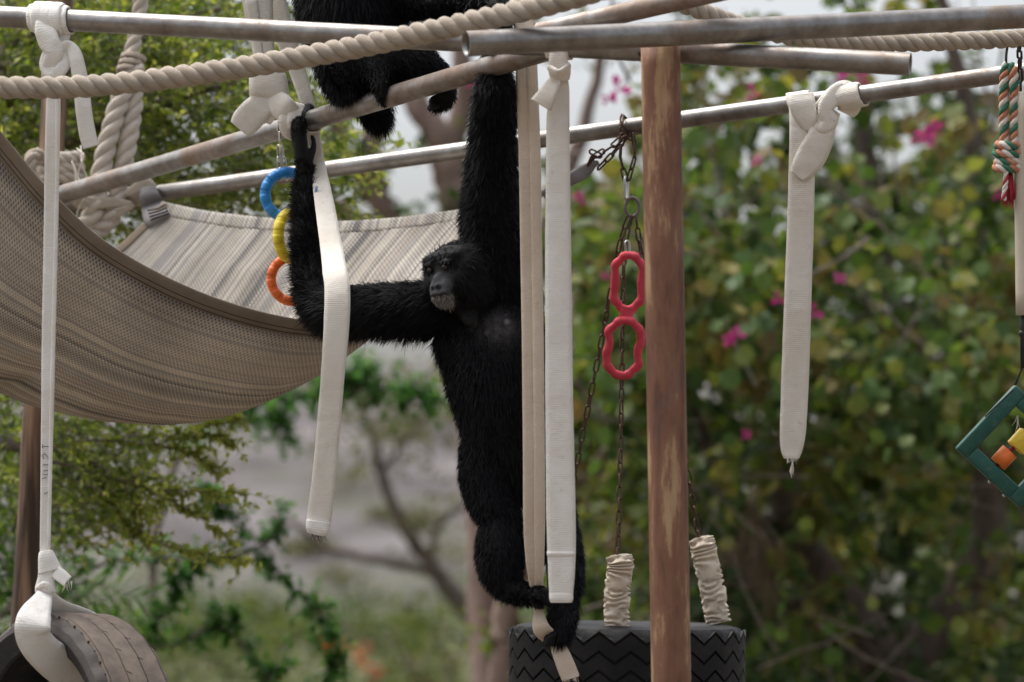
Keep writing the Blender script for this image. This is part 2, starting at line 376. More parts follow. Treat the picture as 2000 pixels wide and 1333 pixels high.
def grid(name, x0, x1, y0, y1, nx, ny, fz, mat, kind='structure'):
    V = []; f = []
    for j in range(ny + 1):
        for i in range(nx + 1):
            x = x0 + (x1 - x0) * i / nx; y = y0 + (y1 - y0) * j / ny; V.append((x, y, fz(x, y)))
    for j in range(ny):
        for i in range(nx): a = j * (nx + 1) + i; f.append((a, a + 1, a + nx + 2, a + nx + 1))
    o = Geo().add(V, f).build(name, mat); return tag(o, kind=kind)
def gz(x, y): return .12 * mnoise.noise(Vector((x * .12, y * .12, 0))) * min(1, max(0, (y - 14) / 10))
grid('ground', -700, 700, -150, 1200, 90, 110, lambda x, y: -.02 + (gz(x, y) if abs(x) < 120 and y < 120 else 0), mat_ground())
def mat_hill():
    m, t, b, o = nodes('dry_hillside'); v = mapping(t, 'Object')
    c = ramp(t, noise(t, v, .16, 9, .68), [(.32, (.062, .054, .054)), (.5, (.125, .112, .114)), (.68, (.23, .212, .213))])
    gf = ramp(t, noise(t, v, .09, 7, .65), [(.5, (0, 0, 0)), (.66, (1, 1, 1))])
    z = t.nodes.new('ShaderNodeSeparateXYZ'); t.links.new(v, z.inputs[0])
    low = ramp(t, math_(t, 'DIVIDE', z.outputs[2], 10), [(0.0, (1, 1, 1)), (.28, (0, 0, 0))])
    t.links.new(mixc(t, math_(t, 'MINIMUM', math_(t, 'ADD', math_(t, 'MULTIPLY', gf, .55), math_(t, 'MULTIPLY', low, .75)), 1.0), c, (.085, .10, .05)), b.inputs['Base Color'])
    b.inputs['Roughness'].default_value = .95; b.inputs['Specular IOR Level'].default_value = .1; bump(t, b, noise(t, v, .8, 8, .7), .7, .5); return m
def hz(x, y):
    t = min(1, max(0, (y - 85) / 130)); s = t * t * (3 - 2 * t)
    return -.3 + s * (15 + 2.5 * mnoise.noise(Vector((x * .018, 2.2, 0))) + 1.2 * mnoise.noise(Vector((x * .05, y * .04, 4)))) + s * (1 - s) * 3 * mnoise.noise(Vector((x * .06, y * .06, 1)))
grid('hill', -240, 240, 80, 330, 96, 60, hz, mat_hill())

# ------------------------------------------------------------------ climbing frame
frame = thing('climbing_gym', 'welded climbing frame of weathered steel pipes on a rust-brown post', 'climbing frame', W(1312, 1150, 9.4).xy.to_3d())
def pipe(a, b, dia, mat, opena=False, openb=False, name='pipe', label=None):
    A, B = W(*a), W(*b); ax = (B - A).normalized(); r = dia / 2; g = Geo(); n = 40; bores = []
    sag = [Vector((0, 0, 0))] * (n + 1)
    P = [A + (B - A) * (i / n) for i in range(n + 1)]
    tube(g, P, r, 28, cap=False)
    for end, q, s in ((A, opena, 1), (B, openb, -1)):
        u = ax.orthogonal().normalized(); v = ax.cross(u)
        ring = lambda rad, off: [end + ax * (s * off) + (u * math.cos(2 * math.pi * k / 28) + v * math.sin(2 * math.pi * k / 28)) * rad for k in range(28)]
        V = ring(r, 0) + ring(r - .006, 0) + ring(r - .006, .02)
        g.add(V, [(k, (k + 1) % 28, 28 + (k + 1) % 28, 28 + k) for k in range(28)] + [(28 + k, 28 + (k + 1) % 28, 56 + (k + 1) % 28, 56 + k) for k in range(28)])
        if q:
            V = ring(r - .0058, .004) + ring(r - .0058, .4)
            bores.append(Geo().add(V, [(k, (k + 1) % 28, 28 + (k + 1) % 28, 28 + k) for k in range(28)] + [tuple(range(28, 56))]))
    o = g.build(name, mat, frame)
    for q in bores: q.build('bore', M_BLACKIN, o)  # near-black colour stands in for the shade inside the open pipe
    if label: o['label'] = label
    return A, B
A0 = (-420, 11, 10.1); A1 = (1778, 126, 9.30)
PA = pipe(A0, A1, .060, M_PIPE, openb=True)
PB = pipe((910, 86, 9.12), (2350, 15, 9.88), .0655, M_PIPE, opena=True)
PC = pipe((100, 387, 11.50), (1085, 93, 9.57), .0600, M_PIPER)
PD = pipe((1055, 63, 9.72), (1560, -52, 9.2), .054, M_PIPER)
PE = pipe((95, 408, 11.72), (2300, 98, 10.0), .0525, M_PIPE)
POH = pipe((-500, -230, 10.6), (2400, -230, 10.1), .06, M_PIPE)     # the upper rail that the long straps hang from
def at_pipe(Pp, px):
    """point on the pipe's axis that is seen at column px"""
    A, B = Pp; lo, hi = 0.0, 1.0
    pxof = lambda p: 1000 + FPX * (p - CAM).dot(RT) / (p - CAM).dot(FW)
    for _ in range(40):
        m = (lo + hi) / 2
        if pxof(A + (B - A) * m) < px: lo = m
        else: hi = m
    return A + (B - A) * lo
def depth(p): return (p - CAM).dot(FW)
def upright(top, bot_px, d0, dia, mat, name, parent, lean=None, wob=0):
    T = W(*top); B = W(*bot_px); dirv = (B - T).normalized(); n = 60
    L = (T.z + .3) / -dirv.z; g = Geo(); P = []
    for i in range(n + 1):
        p = T + dirv * (L * i / n); P.append(p + Vector((wob * mnoise.noise(Vector((i * .2, 0, 5))), 0, 0)))
    tube(g, P, [dia / 2 * (1 + (wob * 4) * mnoise.noise(Vector((i * .25, 3, 5)))) for i in range(n + 1)], 28)
    return g.build(name, mat, parent)
upright((1290, 92, 9.40), (1311, 1333, 9.31), 9.6, .1035, M_POST, 'post', frame)['label'] = 'rust-brown round steel post with peeling tan streaks'
g = Geo()                                                             # weld bead and saddle at the head of the post
for dx, rr in ((-30, .018), (0, .02), (34, .024)): uvsphere(g, W(1296 + dx, 104, 9.455), (rr * 1.6, rr, rr * .8))
g.build('weld', M_BLACKIN, frame)
for px in (-480, 2380):                                               # posts outside the picture that carry the upper rail
    P0 = W(px, -235, 10.6 if px < 0 else 10.1); gg = Geo(); tube(gg, [P0, Vector((P0.x, P0.y, 1.2)), Vector((P0.x, P0.y, -.3))], .053, 20); gg.build('post', M_POST, frame)
wp = thing('wooden_post', 'weathered brown timber post standing behind the hammock', 'post', W(25, 1150, 11.7).xy.to_3d())
upright((137, -300, 11.85), (47, 1200, 11.6), 11.7, .083, M_WOOD, 'shaft', wp, wob=.004)

# ------------------------------------------------------------------ ropes
def rope(name, label, keys, dia, mat, lead=2.2, n=14, cat='rope', strands=3, hand=1, mats=None, group=None, parent=None):
    C = catmull(keys, n); P0 = [W(*c[:3]) for c in C]
    L = [0]
    for i in range(1, len(P0)): L.append(L[-1] + (P0[i] - P0[i - 1]).length)
    step = dia * lead / 14; N = max(8, int(L[-1] / step)); P = []; j = 0
    for i in range(N + 1):
        s = L[-1] * i / N
        while j < len(L) - 2 and L[j + 1] < s: j += 1
        t = (s - L[j]) / max(L[j + 1] - L[j], 1e-9); P.append(P0[j].lerp(P0[j + 1], min(1, t)))
    F = frames(P)
    root = parent or thing(name, label, cat, P[0], group); fz = []
    for k in range(strands):
        Q = []; rad = []
        for i, (t, a, b) in enumerate(F):
            s = L[-1] * i / N; q = hand * 2 * math.pi * s / (dia * lead) + 2 * math.pi * k / strands
            jit = 1 + .05 * mnoise.noise(Vector((s * 12, k * 7.1, 2)))
            Q.append(P[i] + (a * math.cos(q) + b * math.sin(q)) * dia * .258 * jit); rad.append(dia * .252 * (1 + .06 * mnoise.noise(Vector((s * 20, k * 3.3, 9)))))
        g = Geo(); tube(g, Q, rad, 9); g.build('strand', mats[k] if mats else mat, root)
        if not mats:
            for _ in range(int(L[-1] * 420)): fz.append((Q[random.randrange(len(Q))], rad[0]))
    if fz:
        g = Geo()
        for p, r_ in fz:
            d = Vector((random.gauss(0, 1), random.gauss(0, 1), random.gauss(0, 1))).normalized(); e = Vector((random.gauss(0, 1), random.gauss(0, 1), random.gauss(0, 1))).normalized(); s_ = d.cross(e).normalized() * .0005; a = p + d * r_ * .95; m_ = random.uniform(.003, .009)
            g.add([a - s_, a + s_, a + (d * .6 + e * .7) * m_], [(0, 1, 2)])
        g.build('loose_fibres', mat, root)['kind'] = 'stuff'
    return root
rope('climbing_rope', 'thick tan twisted rope strung across in front of the pipes', [(-160, 172, 9.62), (0, 172, 9.6), (180, 168, 9.58), (400, 143, 9.52), (640, 103, 9.45), (820, 66, 9.34), (980, 30, 9.22), (1110, -2, 9.12), (1300, -60, 9.0)], .0625, M_ROPE, lead=2.0)
rope('climbing_rope', 'thick tan twisted rope running behind the open-ended pipes', [(1230, -40, 9.78), (1345, 12, 9.8), (1450, 50, 9.85), (1560, 74, 9.9), (1700, 84, 9.92), (1850, 82, 9.92), (2000, 75, 9.95), (2200, 60, 10)], .0525, M_ROPE, lead=2.0)
hr = rope('hanging_rope', 'pale spliced rope hanging doubled beside the wooden post', [(300, -260, 11.6), (278, -40, 11.6), (272, 30, 11.6), (258, 100, 11.58), (250, 150, 11.55)], .052, M_ROPEL, lead=2.4)
rope('', '', [(268, 128, 11.56), (240, 180, 11.55), (215, 260, 11.53), (197, 340, 11.52), (180, 420, 11.5), (150, 450, 11.5)], .066, M_ROPEL, lead=2.3, parent=hr)
rope('', '', [(252, 130, 11.6), (262, 190, 11.58), (252, 270, 11.55), (236, 350, 11.54), (215, 430, 11.52), (165, 462, 11.5)], .062, M_ROPEL, lead=2.3, parent=hr)
g = Geo(); wrap(g, W(262, 108, 11.58), W(250, 145, 11.56), .032, 3, .016, .012); g.build('whipping', M_ROPE, hr)
kr = thing('rope_lashing', 'grey rope wound in coils around the wooden post', 'rope', W(110, 360, 11.6))
pc = W(111, 335, 11.68)
for k, (y, m_) in enumerate(((308, M_ROPEL), (333, M_ROPEL), (356, M_ROPEL))):
    keys = []
    c = W(110, y, 11.68); P = []
    for i in range(17):
        q = 2 * math.pi * i / 16; p = c + Vector((math.cos(q) * .074, math.sin(q) * .074, .012 * math.sin(q + k)))
        P.append((1000 + FPX * (p - CAM).dot(RT) / depth(p), 666.5 - FPX * (p - CAM).dot(UP) / depth(p), depth(p)))
    rope('', '', P, .044, m_, lead=2.4, n=3, parent=kr)
rope('', '', [(78, 300, 11.6), (60, 310, 11.55), (62, 345, 11.55), (85, 372, 11.58)], .044, M_ROPE, lead=2.4, parent=kr)
for keys in ([(150, 290, 11.5), (163, 305, 11.45), (152, 345, 11.45), (168, 370, 11.42), (150, 420, 11.4), (158, 460, 11.4)], [(140, 315, 11.5), (148, 340, 11.48), (145, 400, 11.45)], [(158, 285, 11.5), (160, 320, 11.45), (170, 352, 11.45), (162, 395, 11.42)]):
    g = Geo(); tube(g, [W(*c) for c in catmull(keys, 8)], .0022, 5); g.build('loose_string', M_STRING, kr)

# ------------------------------------------------------------------ straps
def strap(name, label, loc, group=None): return thing(name, label, 'strap', loc, group)
def fray(g, px, py, d, n, ln, spread, ang=0):
    for _ in range(n):
        x = px + random.uniform(-spread, spread); l = ln * random.uniform(.4, 1); dx = random.uniform(-.5, .5) * l + ang * l
        tube(g, [W(x, py - 3, d), W(x + dx * .4, py + l * .5, d + random.uniform(-.01, .01)), W(x + dx, py + l, d + random.uniform(-.015, .015))], [.0012, .001, .0005], 4)
def knot(g, px, py, d, size, wid, thick, rot=0, dd=.02):
    """an overhand knot: a band running through its own loop"""
    K = []
    for i in range(15):
        t = 2 * math.pi * (i + .5) / 15 * .94
        x = math.sin(t) + 2 * math.sin(2 * t); y = math.cos(t) - 2 * math.cos(2 * t); z = -math.sin(3 * t)
        c, s = math.cos(R(rot)), math.sin(R(rot)); K.append((px + size * (x * c - y * s) / 3, py + size * (x * s + y * c) / 3, d + z * dd, wid, 25 * math.sin(2 * t)))
    band(g, K, thick, 5)
# S1: the strap that carries the big tyre
s1 = strap('webbing_strap', 'long cream strap knotted on the upper pipe and looped through the brown-treaded tyre', W(85, 1100, 9.9))
a = at_pipe(PA, 66); b = at_pipe(PA, 132); g = Geo(); wrap(g, a, b, .034, 4, .040, .008); wrap(g, a.lerp(b, .12), b.lerp(a, .12), .042, 3, .034, .008); g.build('wrap', M_WEBW, s1)
g = Geo(); band(g, [(100, 30, 9.90, 34), (88, 52, 9.86, 40), (95, 80, 9.85, 42, 10), (106, 100, 9.85, 36), (98, 125, 9.86, 30), (95, 150, 9.88, 30)], .016)
band(g, [(128, 60, 9.89, 24), (118, 85, 9.88, 28), (100, 102, 9.87, 30), (92, 128, 9.865, 30), (106, 146, 9.855, 26), (126, 126, 9.86, 24), (122, 104, 9.87, 22)], .014); g.build('knot', M_WEBW, s1)
g = Geo(); band(g, [(112, 118, 9.87, 22, 40), (120, 98, 9.86, 24, 30), (134, 92, 9.86, 26, 20), (148, 112, 9.85, 28, 8), (158, 165, 9.85, 31), (164, 220, 9.85, 32), (171, 262, 9.85, 33), (178, 288, 9.85, 31)], .007); g.build('tail', M_WEBW, s1)
g = Geo(); band(g, [(99, 130, 9.89, 24), (104, 190, 9.9, 28), (102, 300, 9.9, 29), (99, 480, 9.9, 28), (95, 660, 9.9, 27), (93, 800, 9.9, 25), (90, 950, 9.9, 22), (88, 1090, 9.9, 21)], .007, wav=.004)
band(g, [(110, 150, 9.893, 6), (112, 300, 9.894, 8), (108, 500, 9.894, 8), (101, 780, 9.894, 8), (95, 1080, 9.894, 7)], .009); g.build('band', M_WEBW, s1)
g = Geo(); band(g, [(90, 1078, 9.885, 27), (92, 1092, 9.88, 36), (98, 1116, 9.88, 48)], .034); band(g, [(93, 1108, 9.885, 36), (90, 1130, 9.88, 33), (88, 1150, 9.88, 38, 12), (88, 1166, 9.885, 34)], .03)
band(g, [(74, 1150, 9.875, 14, 60), (88, 1142, 9.86, 16, 60), (104, 1156, 9.875, 14, 60)], .012); g.build('knot', M_WEBW, s1)
g = Geo(); band(g, [(108, 1116, 9.87, 24), (118, 1124, 9.865, 26), (132, 1136, 9.86, 24)], .007); fray(g, 134, 1138, 9.86, 9, 22, 8); g.build('tail', M_WEBW, s1)
g = Geo()
for pts in ([(82, 872), (97, 872)], [(82, 868), (82, 876)], [(97, 868), (97, 876)], [(96, 886), (98, 892), (94, 896), (90, 890), (86, 886), (82, 890), (84, 897)], [(82, 908), (97, 908)], [(84, 920), (94, 919), (97, 923), (90, 928), (82, 926)], [(80, 935), (90, 933)], [(85, 965), (92, 962)]):
    tube(g, [W(x + 1, y, 9.8925) for x, y in pts], .0011, 5)
g.build('pen_marks', M_INK, s1)
# loop over the tyre is built with the tyre below
# S2: pair of straps coming down from the upper rail and tied on the slanting pipe
s2 = strap('webbing_strap', 'broad cream strap from above with a big knot on the slanting pipe', W(545, 240, 10.5))
g = Geo(); band(g, [(496, -238, 10.42, 62), (498, -100, 10.44, 60), (503, 0, 10.44, 60), (512, 80, 10.44, 46), (519, 130, 10.44, 40), (521, 165, 10.44, 42)], .010)
band(g, [(490, 0, 10.43, 24), (500, 60, 10.435, 20), (508, 140, 10.435, 18)], .010); g.build('band', M_WEB, s2)
g = Geo(); band(g, [(524, -236, 10.5, 46), (528, -60, 10.5, 46), (536, 0, 10.49, 46), (556, 70, 10.48, 40), (578, 130, 10.48, 34), (597, 190, 10.47, 28), (606, 222, 10.47, 24)], .008); g.build('band', M_WEB, s2)
g = Geo(); band(g, [(521, 142, 10.42, 62), (522, 150, 10.415, 72), (524, 166, 10.412, 76), (525, 180, 10.415, 77), (525, 188, 10.425, 74)], .030)
band(g, [(526, 186, 10.425, 30), (540, 200, 10.41, 48, 10), (556, 214, 10.40, 50, 15), (572, 226, 10.41, 40)], .022)
band(g, [(566, 214, 10.41, 26), (560, 238, 10.40, 34), (566, 258, 10.41, 30), (584, 266, 10.43, 22)], .018)
band(g, [(584, 204, 10.42, 24), (576, 232, 10.395, 30), (572, 252, 10.40, 24)], .016)
p = at_pipe(PC, 566); q = at_pipe(PC, 610); wrap(g, p, q, .034, 2, .03, .008); g.build('knot', M_WEB, s2)
g = Geo(); band(g, [(528, 184, 10.42, 40), (510, 205, 10.41, 52, 5), (494, 222, 10.405, 58), (478, 240, 10.405, 56), (468, 252, 10.41, 44)], .014); band(g, [(536, 196, 10.425, 26), (526, 222, 10.42, 30), (518, 240, 10.42, 22)], .012); g.build('tail', M_WEB, s2)
dC0 = lambda x: depth(at_pipe(PC, x))
s2b = strap('webbing_strap', 'cream strap hanging from the slanting pipe across the bent elbow', W(620, 1030, 10))
p = at_pipe(PC, 606); 
g = Geo(); band(g, [(612, 236, dC0(612) + .045, 26), (614, 275, dC0(612) + .03, 26), (622, 330, dC0(612) - .0, 30), (634, 400, 10.28, 38), (645, 470, 10.12, 42), (654, 530, 9.96, 48, 6), (659, 570, 9.91, 50, 4), (657, 640, 9.895, 50, -3), (651, 720, 9.9, 47), (643, 820, 9.92, 46), (634, 920, 9.93, 46), (625, 1000, 9.94, 48), (621, 1028, 9.94, 47), (618, 1040, 9.94, 40)], .009, wav=.006)
g.build('band', M_WEB, s2b)
g = Geo(); band(g, [(622, 1018, 9.935, 48), (620, 1034, 9.935, 46), (618, 1043, 9.94, 36)], .016); g.build('singed_end', M_WEBW, s2b)
g = Geo(); fray(g, 620, 1040, 9.94, 26, 20, 13); g.build('frayed_threads', M_BLACKIN, s2b)
g = Geo(); boxg(g, Matrix.Translation(W(617, 374, 10.325)) @ Matrix.Rotation(R(8), 4, 'Y'), .008, .004, .03, .001); g.build('woven_label', plain('label_blue', (.12, .22, .5), (.5, .55, .62), .8, 60, 0), s2b)
# S3: rolled tan strap held by the feet
s3 = strap('webbing_strap', 'rolled tan strap down the ape\'s flank, gripped between its feet', W(1090, 1300, 9.85))
def roll(g, off, wd, dd):
    band(g, [(1026 + off, -232, 10.25 + dd, wd), (1025 + off, -60, 9.90 + dd, wd), (1026 + off, 40, 9.82 + dd, wd), (1030 + off, 140, 9.80 + dd, wd), (1036 + off, 300, 9.78 + dd, wd), (1039 + off, 480, 9.775 + dd, wd), (1042 + off, 660, 9.77 + dd, wd), (1044 + off, 860, 9.77 + dd, wd), (1045 + off, 1010, 9.785 + dd, wd), (1046 + off * .8, 1090, 9.80 + dd, wd * .9), (1049 + off * .4, 1150, 9.84 + dd, wd * .75), (1053 + off * .2, 1190, 9.86, wd * .6)], .016, wav=.003)
g = Geo(); roll(g, -10, 26, 0); g.build('band', M_WEBT, s3)
g = Geo(); roll(g, 9, 22, -.006); g.build('band', M_WEBT, s3)
g = Geo(); band(g, [(1052, 1170, 9.88, 16), (1052, 1195, 9.86, 18), (1056, 1225, 9.84, 34, 20), (1068, 1240, 9.86, 34, 25), (1080, 1246, 9.9, 22)], .010)
band(g, [(1084, 1246, 9.9, 24), (1092, 1268, 9.87, 32), (1104, 1298, 9.86, 36), (1113, 1320, 9.86, 36), (1115, 1326, 9.86, 34)], .010); fray(g, 1115, 1325, 9.86, 26, 12, 15); g.build('tail', M_WEBT, s3)
# S4: white strap
s4 = strap('webbing_strap', 'wide white strap knotted on the pipe and hanging beside the rolled tan one', W(1095, 1170, 9.57))
a = at_pipe(PA, 1074); b = at_pipe(PA, 1106); g = Geo(); wrap(g, a, b, .032, 1.6, .04, .007); band(g, [(1090, 92, 9.51, 34), (1090, 118, 9.51, 36), (1093, 138, 9.52, 44), (1094, 156, 9.53, 36)], .024); band(g, [(1072, 132, 9.515, 14, 50), (1092, 142, 9.495, 20, 60), (1112, 128, 9.515, 14, 50)], .012); g.build('knot', M_WEB, s4)
g = Geo(); band(g, [(1090, 150, 9.525, 20), (1078, 168, 9.515, 30, 20), (1068, 186, 9.51, 38, 15), (1056, 206, 9.51, 46, 5)], .007); g.build('tail', M_WEB, s4)
g = Geo(); band(g, [(1096, 148, 9.54, 26), (1093, 175, 9.54, 38), (1090, 230, 9.54, 45), (1090, 320, 9.54, 47), (1090, 450, 9.54, 50), (1091, 600, 9.54, 52), (1092, 760, 9.54, 54), (1094, 900, 9.54, 56), (1096, 1020, 9.54, 57), (1097, 1100, 9.54, 54), (1096, 1160, 9.54, 47), (1096, 1174, 9.54, 44)], .007, wav=.004); g.build('band', M_WEBW, s4)
g = Geo(); band(g, [(1096, 1078, 9.539, 56.5), (1096, 1082, 9.537, 56.5), (1096, 1086, 9.539, 56.5)], .006); band(g, [(1096, 1160, 9.54, 47), (1096, 1170, 9.538, 47), (1096, 1177, 9.54, 42)], .009); g.build('stitched_end', M_WEBW, s4)
# S5: right-hand strap on the rear pipe
s5 = strap('webbing_strap', 'cream strap tied with a bulky knot on the thin rear pipe, ragged lower end', W(1545, 890, 10.2))
d5 = depth(at_pipe(PE, 1570)); f5 = d5 - .045
g = Geo(); band(g, [(1564, 196, d5 - .03, 48), (1566, 260, f5, 48), (1566, 330, f5, 51), (1563, 450, f5, 52), (1559, 560, f5, 53), (1555, 680, f5, 54), (1551, 790, f5, 53), (1548, 850, f5, 50), (1546, 880, f5, 42), (1546, 896, f5, 30)], .008, wav=.004); fray(g, 1546, 895, f5, 16, 12, 12); g.build('band', M_WEB, s5)
g = Geo(); wrap(g, at_pipe(PE, 1552), at_pipe(PE, 1584), .0285, 1.3, .07, .007, 0); band(g, [(1564, 184, f5, 50), (1566, 200, f5 - .012, 52), (1572, 222, f5 - .014, 48, 6), (1584, 244, f5 - .014, 34, 15), (1602, 252, f5 - .012, 24)], .009); g.build('wrap', M_WEB, s5)
g = Geo(); band(g, [(1598, 226, f5, 26), (1606, 246, f5 - .02, 32), (1622, 238, f5 - .025, 30), (1612, 216, f5 - .028, 30), (1622, 196, f5 - .03, 34), (1642, 178, f5 - .025, 36), (1660, 196, f5 - .015, 38)], .018)
band(g, [(1602, 214, f5, 30, 30), (1626, 188, f5 - .012, 34, 20), (1650, 172, f5 - .01, 30), (1672, 186, f5, 26), (1668, 206, f5 + .01, 26)], .018)
wrap(g, at_pipe(PE, 1644), at_pipe(PE, 1680), .031, 1.8, .045, .008); band(g, [(1654, 186, f5 - .005, 40), (1660, 204, f5 - .008, 46), (1652, 222, f5 - .002, 36)], .02); g.build('knot', M_WEB, s5)
g = Geo(); band(g, [(1632, 218, f5 - .012, 22, 20), (1612, 246, f5 - .02, 44, 10), (1598, 280, f5 - .018, 56), (1582, 310, f5 - .014, 58), (1566, 332, f5 - .012, 46, -6), (1556, 344, f5 - .012, 30)], .009); g.build('tail', M_WEB, s5)
g = Geo(); tube(g, [W(1546, 892, f5), W(1548, 906, f5), W(1545, 920, f5), W(1546, 934, f5)], [.0012, .003, .0045, .001], 6); fray(g, 1547, 915, f5, 8, 14, 3); g.build('loose_string', M_STRING, s5)

# ------------------------------------------------------------------ hammock
ham = thing('hammock', 'taupe and grey striped mesh hammock slung below the pipes', 'hammock', W(180, 838, 10.7))
Lk = [(318, 398, 11.42), (226, 488, 11.35), (140, 545, 11.3), (20, 600, 11.25), (-150, 560, 11.2), (-420, 280, 11.1)]
Rk = [(1066, 372, 10.86), (900, 528, 10.70), (745, 622, 10.55), (590, 628, 10.45), (400, 577, 10.36), (220, 486, 10.28), (100, 382, 10.22), (0, 266, 10.18), (-200, 20, 10.1)]
NU, NV = 110, 44
def resamp(K, n):
    C = np.array(catmull(K, 20)); P = [W(*c) for c in C]; L = [0]
    for i in range(1, len(P)): L.append(L[-1] + (P[i] - P[i - 1]).length)
    return [np.array([np.interp(L[-1] * i / n, L, C[:, j]) for j in range(3)]) for i in range(n + 1)]
LL = resamp(Lk, NU); RR = resamp(Rk, NU)
sagx = [0, .1, .2, .28, .36, .5, .64, .78, .9, 1]; sagy = [48, 70, 125, 185, 214, 222, 246, 340, 428, 425]
HP = []
for i in range(NU + 1):
    u = i / NU; sg = np.interp(u, sagx, sagy); row = []
    for j in range(NV + 1):
        v = j / NV; e = (1 - abs(2 * v - 1) ** 2.2)
        c = LL[i] * (1 - v) + RR[i] * v
        rip = 3.0 * mnoise.noise(Vector((u * 9, v * 3, 0))) + 1.6 * mnoise.noise(Vector((u * 26, v * 5, 4)))
        fold = .03 * mnoise.noise(Vector((u * 2.5, v * 9, 7))) * e
        row.append(W(c[0], c[1] + sg * e + rip * (.3 + e), c[2] + fold))
    HP.append(row)
V = [p for r in HP for p in r]; f = []; uv = []; WID = 1.15; LEN = 2.5
for i in range(NU):
    for j in range(NV):
        a = i * (NV + 1) + j; f.append((a, a + 1, a + NV + 2, a + NV + 1))
        u0, u1, v0, v1 = i / NU * LEN, (i + 1) / NU * LEN, j / NV * WID, (j + 1) / NV * WID; uv.append([(u0, v0), (u0, v1), (u1, v1), (u1, v0)])
ho = Geo().add(V, f, uv).build('fabric', M_HAM, ham); mo = ho.modifiers.new('thickness', 'SOLIDIFY'); mo.thickness = .003; mo.offset = 0
def hem(side, wid, name):
    P = []; sdv = []; 
    for i in range(NU + 1):
        a = HP[i][NV if side else 0]; b = HP[i][NV - 3 if side else 3]; sv = (b - a).normalized(); P.append(a + sv * wid * .42); sdv.append(sv)
    g = Geo(); sweep(g, P, sdv, [wid] * len(P), [.011] * len(P), 0); return g.build(name, M_HEM, ham)
hem(1, .058, 'hem_band'); hem(0, .03, 'hem_band')
g = Geo()
for k in (1, 2):                                                      # rows of stitching on the near hem
    P = []
    for i in range(NU + 1):
        a = HP[i][NV]; b = HP[i][NV - 3]; sv = (b - a).normalized(); n_ = sv.cross(tangents([HP[max(i - 1, 0)][NV], a, HP[min(i + 1, NU)][NV]])[1]).normalized()
        if n_.y > 0: n_ = -n_
        P.append(a + sv * (.012 + .016 * k) + n_ * .0062)
    tube(g, P, .0011, 5)
g.build('stitching', M_BLACKIN, ham)
P = [HP[0][j] for j in range(NV + 1)]; sdv = [(HP[2][j] - HP[0][j]).normalized() for j in range(NV + 1)]
g = Geo(); sweep(g, [p + s * .018 for p, s in zip(P, sdv)], sdv, [.05] * len(P), [.006] * len(P), 0, 5)
for pl in g.uv: pass
g.uv = [[(p[0], p[1] * .9) for p in q] for q in g.uv]; g.build('end_binding', M_HAM, ham)
# rear corner tie
dE = depth(at_pipe(PE, 290))
g = Geo(); band(g, [(290, 368, dE - .06, 28), (292, 384, dE - .075, 40), (298, 402, dE - .06, 46), (306, 424, 11.39, 52), (312, 434, 11.38, 50)], .02); g.build('corner_sleeve', M_WEBG, ham)
g = Geo()
for k in range(4): tube(g, [W(288 + k * 2, 412 + k * 6, 11.368), W(308 + k * 2, 408 + k * 5, 11.355), W(324 + k * 2, 400 + k * 6, 11.368)], .0028, 5)
g.build('corner_stitching', M_BLACKIN, ham)
tie = strap('tie_strap', 'beige strap folded over the thin rear pipe, tying the hammock corner to the wooden post', W(270, 380, 11.5))
g = Geo(); wrap(g, at_pipe(PE, 258), at_pipe(PE, 292), .029, 1.5, .05, .007, .5); band(g, [(246, 380, dE - .04, 10), (264, 370, dE - .05, 22), (284, 361, dE - .05, 28, 10), (300, 372, dE - .05, 22)], .014); g.build('wrap', M_TAUPE, tie)
g = Geo(); band(g, [(258, 398, dE - .05, 8), (225, 396, 11.5, 20), (190, 396, 11.48, 24, 8), (160, 394, 11.47, 20)], .007); band(g, [(262, 402, dE - .05, 8), (235, 414, 11.5, 18), (205, 430, 11.5, 28, 14), (182, 452, 11.5, 26)], .007)
band(g, [(158, 356, 11.46, 22, 30), (150, 372, 11.45, 26, 20), (150, 392, 11.46, 24), (170, 402, 11.47, 20)], .007); g.build('band', M_TAUPE, tie)

# ------------------------------------------------------------------ chains
def link_mesh(L, Wd, r, n=20, sides=7, name='link', mat=M_CHAIN):
    P = []; s = (L - Wd) / 2
    for i in range(n):
        q = 2 * math.pi * i / n; P.append(Vector((math.cos(q) * (Wd / 2 - r), 0, math.sin(q) * (Wd / 2 - r) + (s if math.sin(q) >= 0 else -s))))
    g = Geo(); tube(g, P, r, sides, closed=True); return g.mesh(name, mat)
LM = link_mesh(.046, .0205, .0032); LMS = link_mesh(.040, .016, .0022, mat=M_STEEL)
def chain(root, keys, lm=LM, pitch=.0375, tw=.35):
    P = [W(*c) for c in catmull(keys, 10)]; L = [0]
    for i in range(1, len(P)): L.append(L[-1] + (P[i] - P[i - 1]).length)
    N = max(1, round(L[-1] / pitch)); j = 0
    for i in range(N):
        s = L[-1] * (i + .5) / N
        while j < len(L) - 2 and L[j + 1] < s: j += 1
        t = (s - L[j]) / (L[j + 1] - L[j]); p = P[j].lerp(P[j + 1], t); z = (P[j + 1] - P[j]).normalized()
        o = link('link', lm, root); q = z.to_track_quat('Z', 'Y'); q = q @ Matrix.Rotation((i % 2) * math.pi / 2 + tw + random.uniform(-.25, .25), 3, 'Z').to_quaternion()
        o.rotation_mode = 'QUATERNION'; o.rotation_quaternion = q; o.location = p
    return root
dT = depth(at_pipe(PE, 1225))
c1 = thing('chain', 'short rusty chain wound over the thin rear pipe, holding a ring', 'chain', W(1225, 400, dT))
chain(c1, [(1216, 262, dT - .04), (1212, 300, dT - .035), (1218, 335, dT - .03), (1223, 352, dT - .03)]); chain(c1, [(1236, 262, dT - .035), (1240, 300, dT - .03), (1232, 335, dT - .03), (1226, 352, dT - .03)])
